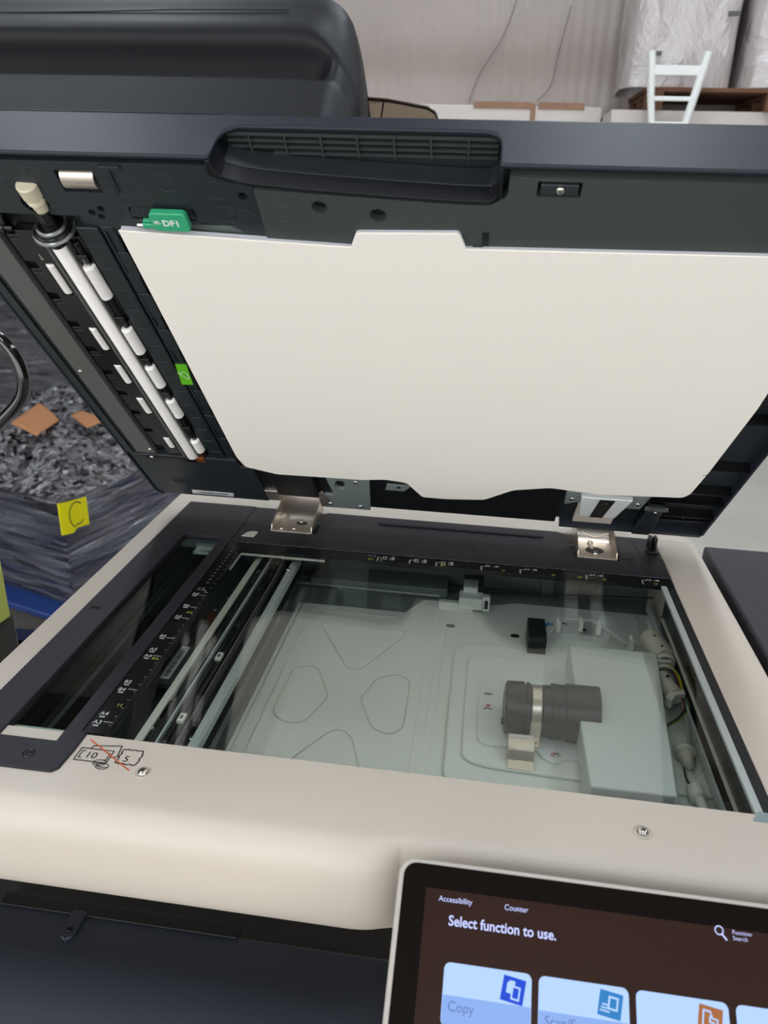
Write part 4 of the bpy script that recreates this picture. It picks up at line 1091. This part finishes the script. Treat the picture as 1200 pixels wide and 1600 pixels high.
# second load behind
cx1, cy1 = -1950, 3350
l2 = empty('wrapped_pallet_load', (cx1, cy1, -1000), 'second, taller black load in clear film behind the wrapped load with the yellow note', 'wrapped load')
def ring2(u, v):
    t = u*4; k = int(min(t, 3.999)); f = (t-k)*2-1
    p = ((f, -1), (1, f), (-f, 1), (-1, -f))[k]
    z_ = -1000+v*1150
    o_ = 1+0.03*noise.noise(Vector((u*9, v*3, 1)))
    return (cx1+p[0]*700*o_, cy1+p[1]*520*o_, z_)
MB().grid(161, 24, ring2).build('film_side', film_side, l2, smooth=True)
MB().grid(40, 40, lambda u, v: (cx1+(u*2-1)*700, cy1+(v*2-1)*520, 150+45*noise.noise(Vector((u*5, v*5, 3))))).build('film_top', film_top, l2, smooth=True)
for k, (a, c, w, d_, h_) in enumerate(((-350, 0, 620, 960, 800), (330, 0, 640, 960, 1120), (-350, 0, 560, 900, 1100))):
    MB().box(cx1+a-w/2, cx1+a+w/2, cy1-d_/2, cy1+d_/2, -998 if k < 2 else -190, -1000+h_).build('packed_case', mat('black_case%d' % k, ('1b1b1f', '141417', '2b2b30')[k], 0.5), l2, bevel=10)

# black bent-tube frame of a cart between the copier and the load
cart = empty('push_cart', (-620, 420, -1000), 'black bent-tube cart handle curving in at the left edge of the frame', 'cart')
tube_m = mat('black_gloss_tube', '0a0a0b', 0.12, coat=0.5)
hp = [(-560, 300, 175), (-500, 300, 172), (-455, 300, 160), (-428, 300, 135), (-417, 300, 105), (-418, 300, 78), (-432, 300, 55), (-470, 300, 20), (-520, 300, -25), (-580, 300, -90), (-600, 300, -300), (-600, 300, -940)]
sm = []
for i in range(len(hp)-1):
    a = Vector(hp[max(i-1, 0)]); b_ = Vector(hp[i]); c_ = Vector(hp[i+1]); d = Vector(hp[min(i+2, len(hp)-1)])
    for t in (0, .25, .5, .75): sm.append(0.5*((2*b_)+(c_-a)*t+(2*a-5*b_+4*c_-d)*t*t+(3*b_-a-3*c_+d)*t**3))
sm.append(Vector(hp[-1]))
b = MB(); b.tube(sm, 9.5, 18); b.build('handle', tube_m, cart, smooth=True)
b = MB(); b.prism(rr(-1100, -580, 285, 575, 20), -930, -890); b.build('platform', M['deep'], cart, bevel=3)
for (x, y) in ((-620, 310), (-620, 550), (-1060, 310), (-1060, 550)):
    MB().lathe((x, y-14, -965), (0, 1, 0), [(0, .1), (0, 30), (3, 35), (25, 35), (28, 30), (28, .1)], 20).build('wheel', M['deep'], cart, smooth=True)
    MB().box(x-10, x+10, y-18, y+18, -965, -930).build('caster_fork', M['steel'], cart)

# lime-labelled black bin at the left edge
bn = empty('storage_bin', (-330, 60, -1000), 'tall black bin with a lime-green label at the left edge, beside the copier', 'bin')
b = MB(); b.prism([(-420, -60), (-290, -60), (-284, 10), (-420, 10)], -1000, -113); b.build('bin_body', mat('bin_black', '101511', 0.35), bn, bevel=5)
b = MB(); b.prism([(-420, -30), (-287, -30), (-283, 0), (-420, 0)], -113, -40)
lb = b.build('lime_label', mat('lime_paper', 'aebb5c', 0.6), bn, bevel=1.5)
b = MB(); b.box(-420, -286, -31, 1, -52, -44); b.build('white_band', M['white'], lb, bevel=1)
b = MB(); b.prism(rr(-420, -284, -28, -2, 8), -40, -22); b.build('bin_lid', M['deep'], bn, bevel=3)

# ================================================================== BACKGROUND RIGHT: wrapped stacks against the wall, ladder
film_white = film_mat('white_wrap_film', 'c6bebd', 0.93, 3.2, (1, 1, 0.45), 0.75, 0.25, facet=7, tilt=0.4)
def bundle(cx, cy, w, d, z0, z1, seed, label, group=None):
    def f(u, v):
        t = u*4; k = int(min(t, 3.999)); g = (t-k)*2-1
        p = [(g, -1), (1, g), (-g, 1), (-1, -g)][k]
        # rounded corners
        q = Vector(p); l = (abs(q.x)**5+abs(q.y)**5)**0.2; q = q/l
        sh = 1-0.16*max(0, (v-0.75)/0.25)**2
        o_ = sh*(1+0.05*noise.noise(Vector((u*8, v*3, seed))))
        return (cx+q.x*w/2*o_, cy+q.y*d/2*o_, z0+(z1-z0)*v)
    def g(u, v):
        x = (u*2-1); y = (v*2-1); l = max(abs(x), abs(y), 1e-6); q = Vector((x, y)); 
        if q.length > 0: q = q*(l/((abs(x)**5+abs(y)**5)**0.2))
        sh = 0.84
        return (cx+q.x*w/2*sh, cy+q.y*d/2*sh, z1+50*(1-l*l)+25*noise.noise(Vector((u*4, v*4, seed))))
    e = empty('wrapped_bundle', (cx, cy, z0), label, 'bundle', group)
    MB().grid(121, 30, f).build('film_side', film_white, e, smooth=True)
    MB().grid(24, 24, g).build('film_top', film_white, e, smooth=True)
    return e
B1 = bundle(1190, 4640, 600, 560, 950, 1960, 1, 'white film-wrapped bundle on the timber pallet, the left one beside the wall')
B2 = bundle(1880, 4600, 700, 560, 950, 2200, 7, 'white film-wrapped bundle on the timber pallet, cut by the right edge of the frame')
for (bb, x, z_, w) in ((B2, 1700, 1150, 190), (B2, 1660, 960, 160)):
    MB().box(x, x+w, 4306, 4316, z_, z_+35).build('brown_tape', mat('brown_tape', '6a5348', 0.5), bb)
for (x, z_) in ((1010, 1100), (1390, 1290)):
    MB().box(x, x+60, 4340, 4352, z_, z_+22).build('brown_tape', M['grey_plate'], B1)
wood = mat('weathered_wood', '6b4a34', 0.8, var=0.35, vscale=9)
make_pallet('timber_pallet', 'dark timber pallet under the white wrapped bundles by the wall', 'pallet', (1700, 4600, 830), 0.0, wood, 1400, 640, 112)
# lower stack under it, wrapped in white sheet
st_ = empty('wrapped_stack', (1600, 4640, -1000), 'white sheet-wrapped stack carrying the timber pallet by the wall', 'stack')
film_sheet = mat('white_sheet', 'cbc4bf', 0.5, bump=0.0)
def fs_(u, v):
    t = u*4; k = int(min(t, 3.999)); g = (t-k)*2-1
    p = [(g, -1), (1, g), (-g, 1), (-1, -g)][k]
    o_ = 1+0.02*noise.noise(Vector((u*12, v*6, 4)))
    return (1600+p[0]*760*o_, 4640+p[1]*310*o_, -998+1828*v)
MB().grid(161, 30, fs_).build('sheet', film_sheet, st_, smooth=True)
MB().box(1700, 2100, 4300, 4322, 700, 815).build('cardboard_side', mat('stack_cardboard', 'a98a6e', 0.7), st_, bevel=4)
MB().box(860, 2340, 4340, 4940, 800, 829).build('stack_top', film_sheet, st_, bevel=4)
# low row of foam boards to the left with brown tape along its top edge
fb = empty('foam_board_stack', (-100, 4850, -1000), 'long white foam board stack with brown tape along its top, against the wall', 'boards')
MB().box(-1900, 830, 4740, 4985, -998, 880).build('boards', mat('foam_board_white', 'd3ccc6', 0.6, var=0.06, vscale=3), fb, bevel=8)
for (x0, x1) in ((40, 400), (440, 720)):
    MB().box(x0, x1, 4732, 4742, 862, 900).build('brown_tape', mat('kraft_tape', '94705a', 0.6, var=0.3, vscale=15), fb, bevel=2)
MB().box(395, 425, 4730, 4742, 740, 890).build('brown_tape', mat('kraft_tape_strip', '94705a', 0.6), fb, bevel=2)
def smooth_path(pts):
    sm = []
    for i in range(len(pts)-1):
        a = Vector(pts[max(i-1, 0)]); b_ = Vector(pts[i]); c_ = Vector(pts[i+1]); d = Vector(pts[min(i+2, len(pts)-1)])
        for t in (0, .2, .4, .6, .8): sm.append(0.5*((2*b_)+(c_-a)*t+(2*a-5*b_+4*c_-d)*t*t+(3*b_-a-3*c_+d)*t**3))
    return sm+[Vector(pts[-1])]
for nm, pts in (('dangling_cord', [(260, 4960, 1500), (190, 4960, 1290), (60, 4960, 1080), (0, 4960, 915)]), ('dangling_cord', [(590, 4960, 1450), (540, 4960, 1180), (510, 4960, 1010), (430, 4955, 925)])):
    o = MB().tube(smooth_path(pts), 3, 6).build(nm, mat('dark_cord', '6b625c', 0.6), None, smooth=True)
    tag(o, 'thin dark cord hanging down the wall liner, ' + ('left one above the brown tape' if pts[0][0] == 260 else 'right one nearer the wrapped bundles'), 'cord')
# ladder
lad = empty('ladder', (1140, 4100, -1000), 'white ladder standing in front of the wrapped bundles, its top above the lid', 'ladder')
lm = mat('ladder_white', 'eef2f0', 0.4)
b = MB(); b.tube([(995, 4200, 1100), (1004, 4200, 1040), (1020, 4200, 900), (1048, 4200, 745), (1050, 4080, -1000)], [21, 21, 20, 19, 19], 10); b.build('rail', lm, lad, smooth=True)
b = MB(); b.tube([(1290, 4200, 1098), (1275, 4200, 1010), (1225, 4200, 745), (1225, 4080, -1000)], [24, 23, 21, 20], 10); b.build('rail', lm, lad, smooth=True)
for z_, x0, x1, hh in ((1010, 1005, 1275, 24), (875, 1024, 1248, 11), (752, 1047, 1225, 10), (480, 1049, 1225, 11), (200, 1049, 1225, 11), (-80, 1049, 1225, 11), (-360, 1049, 1225, 11), (-640, 1049, 1225, 11)):
    y = 4200 if z_ > 745 else 4080+120*(z_+1000)/1745
    MB().box(x0, x1, y-12, y+12, z_-hh, z_+hh).build('rung', lm, lad, bevel=3)
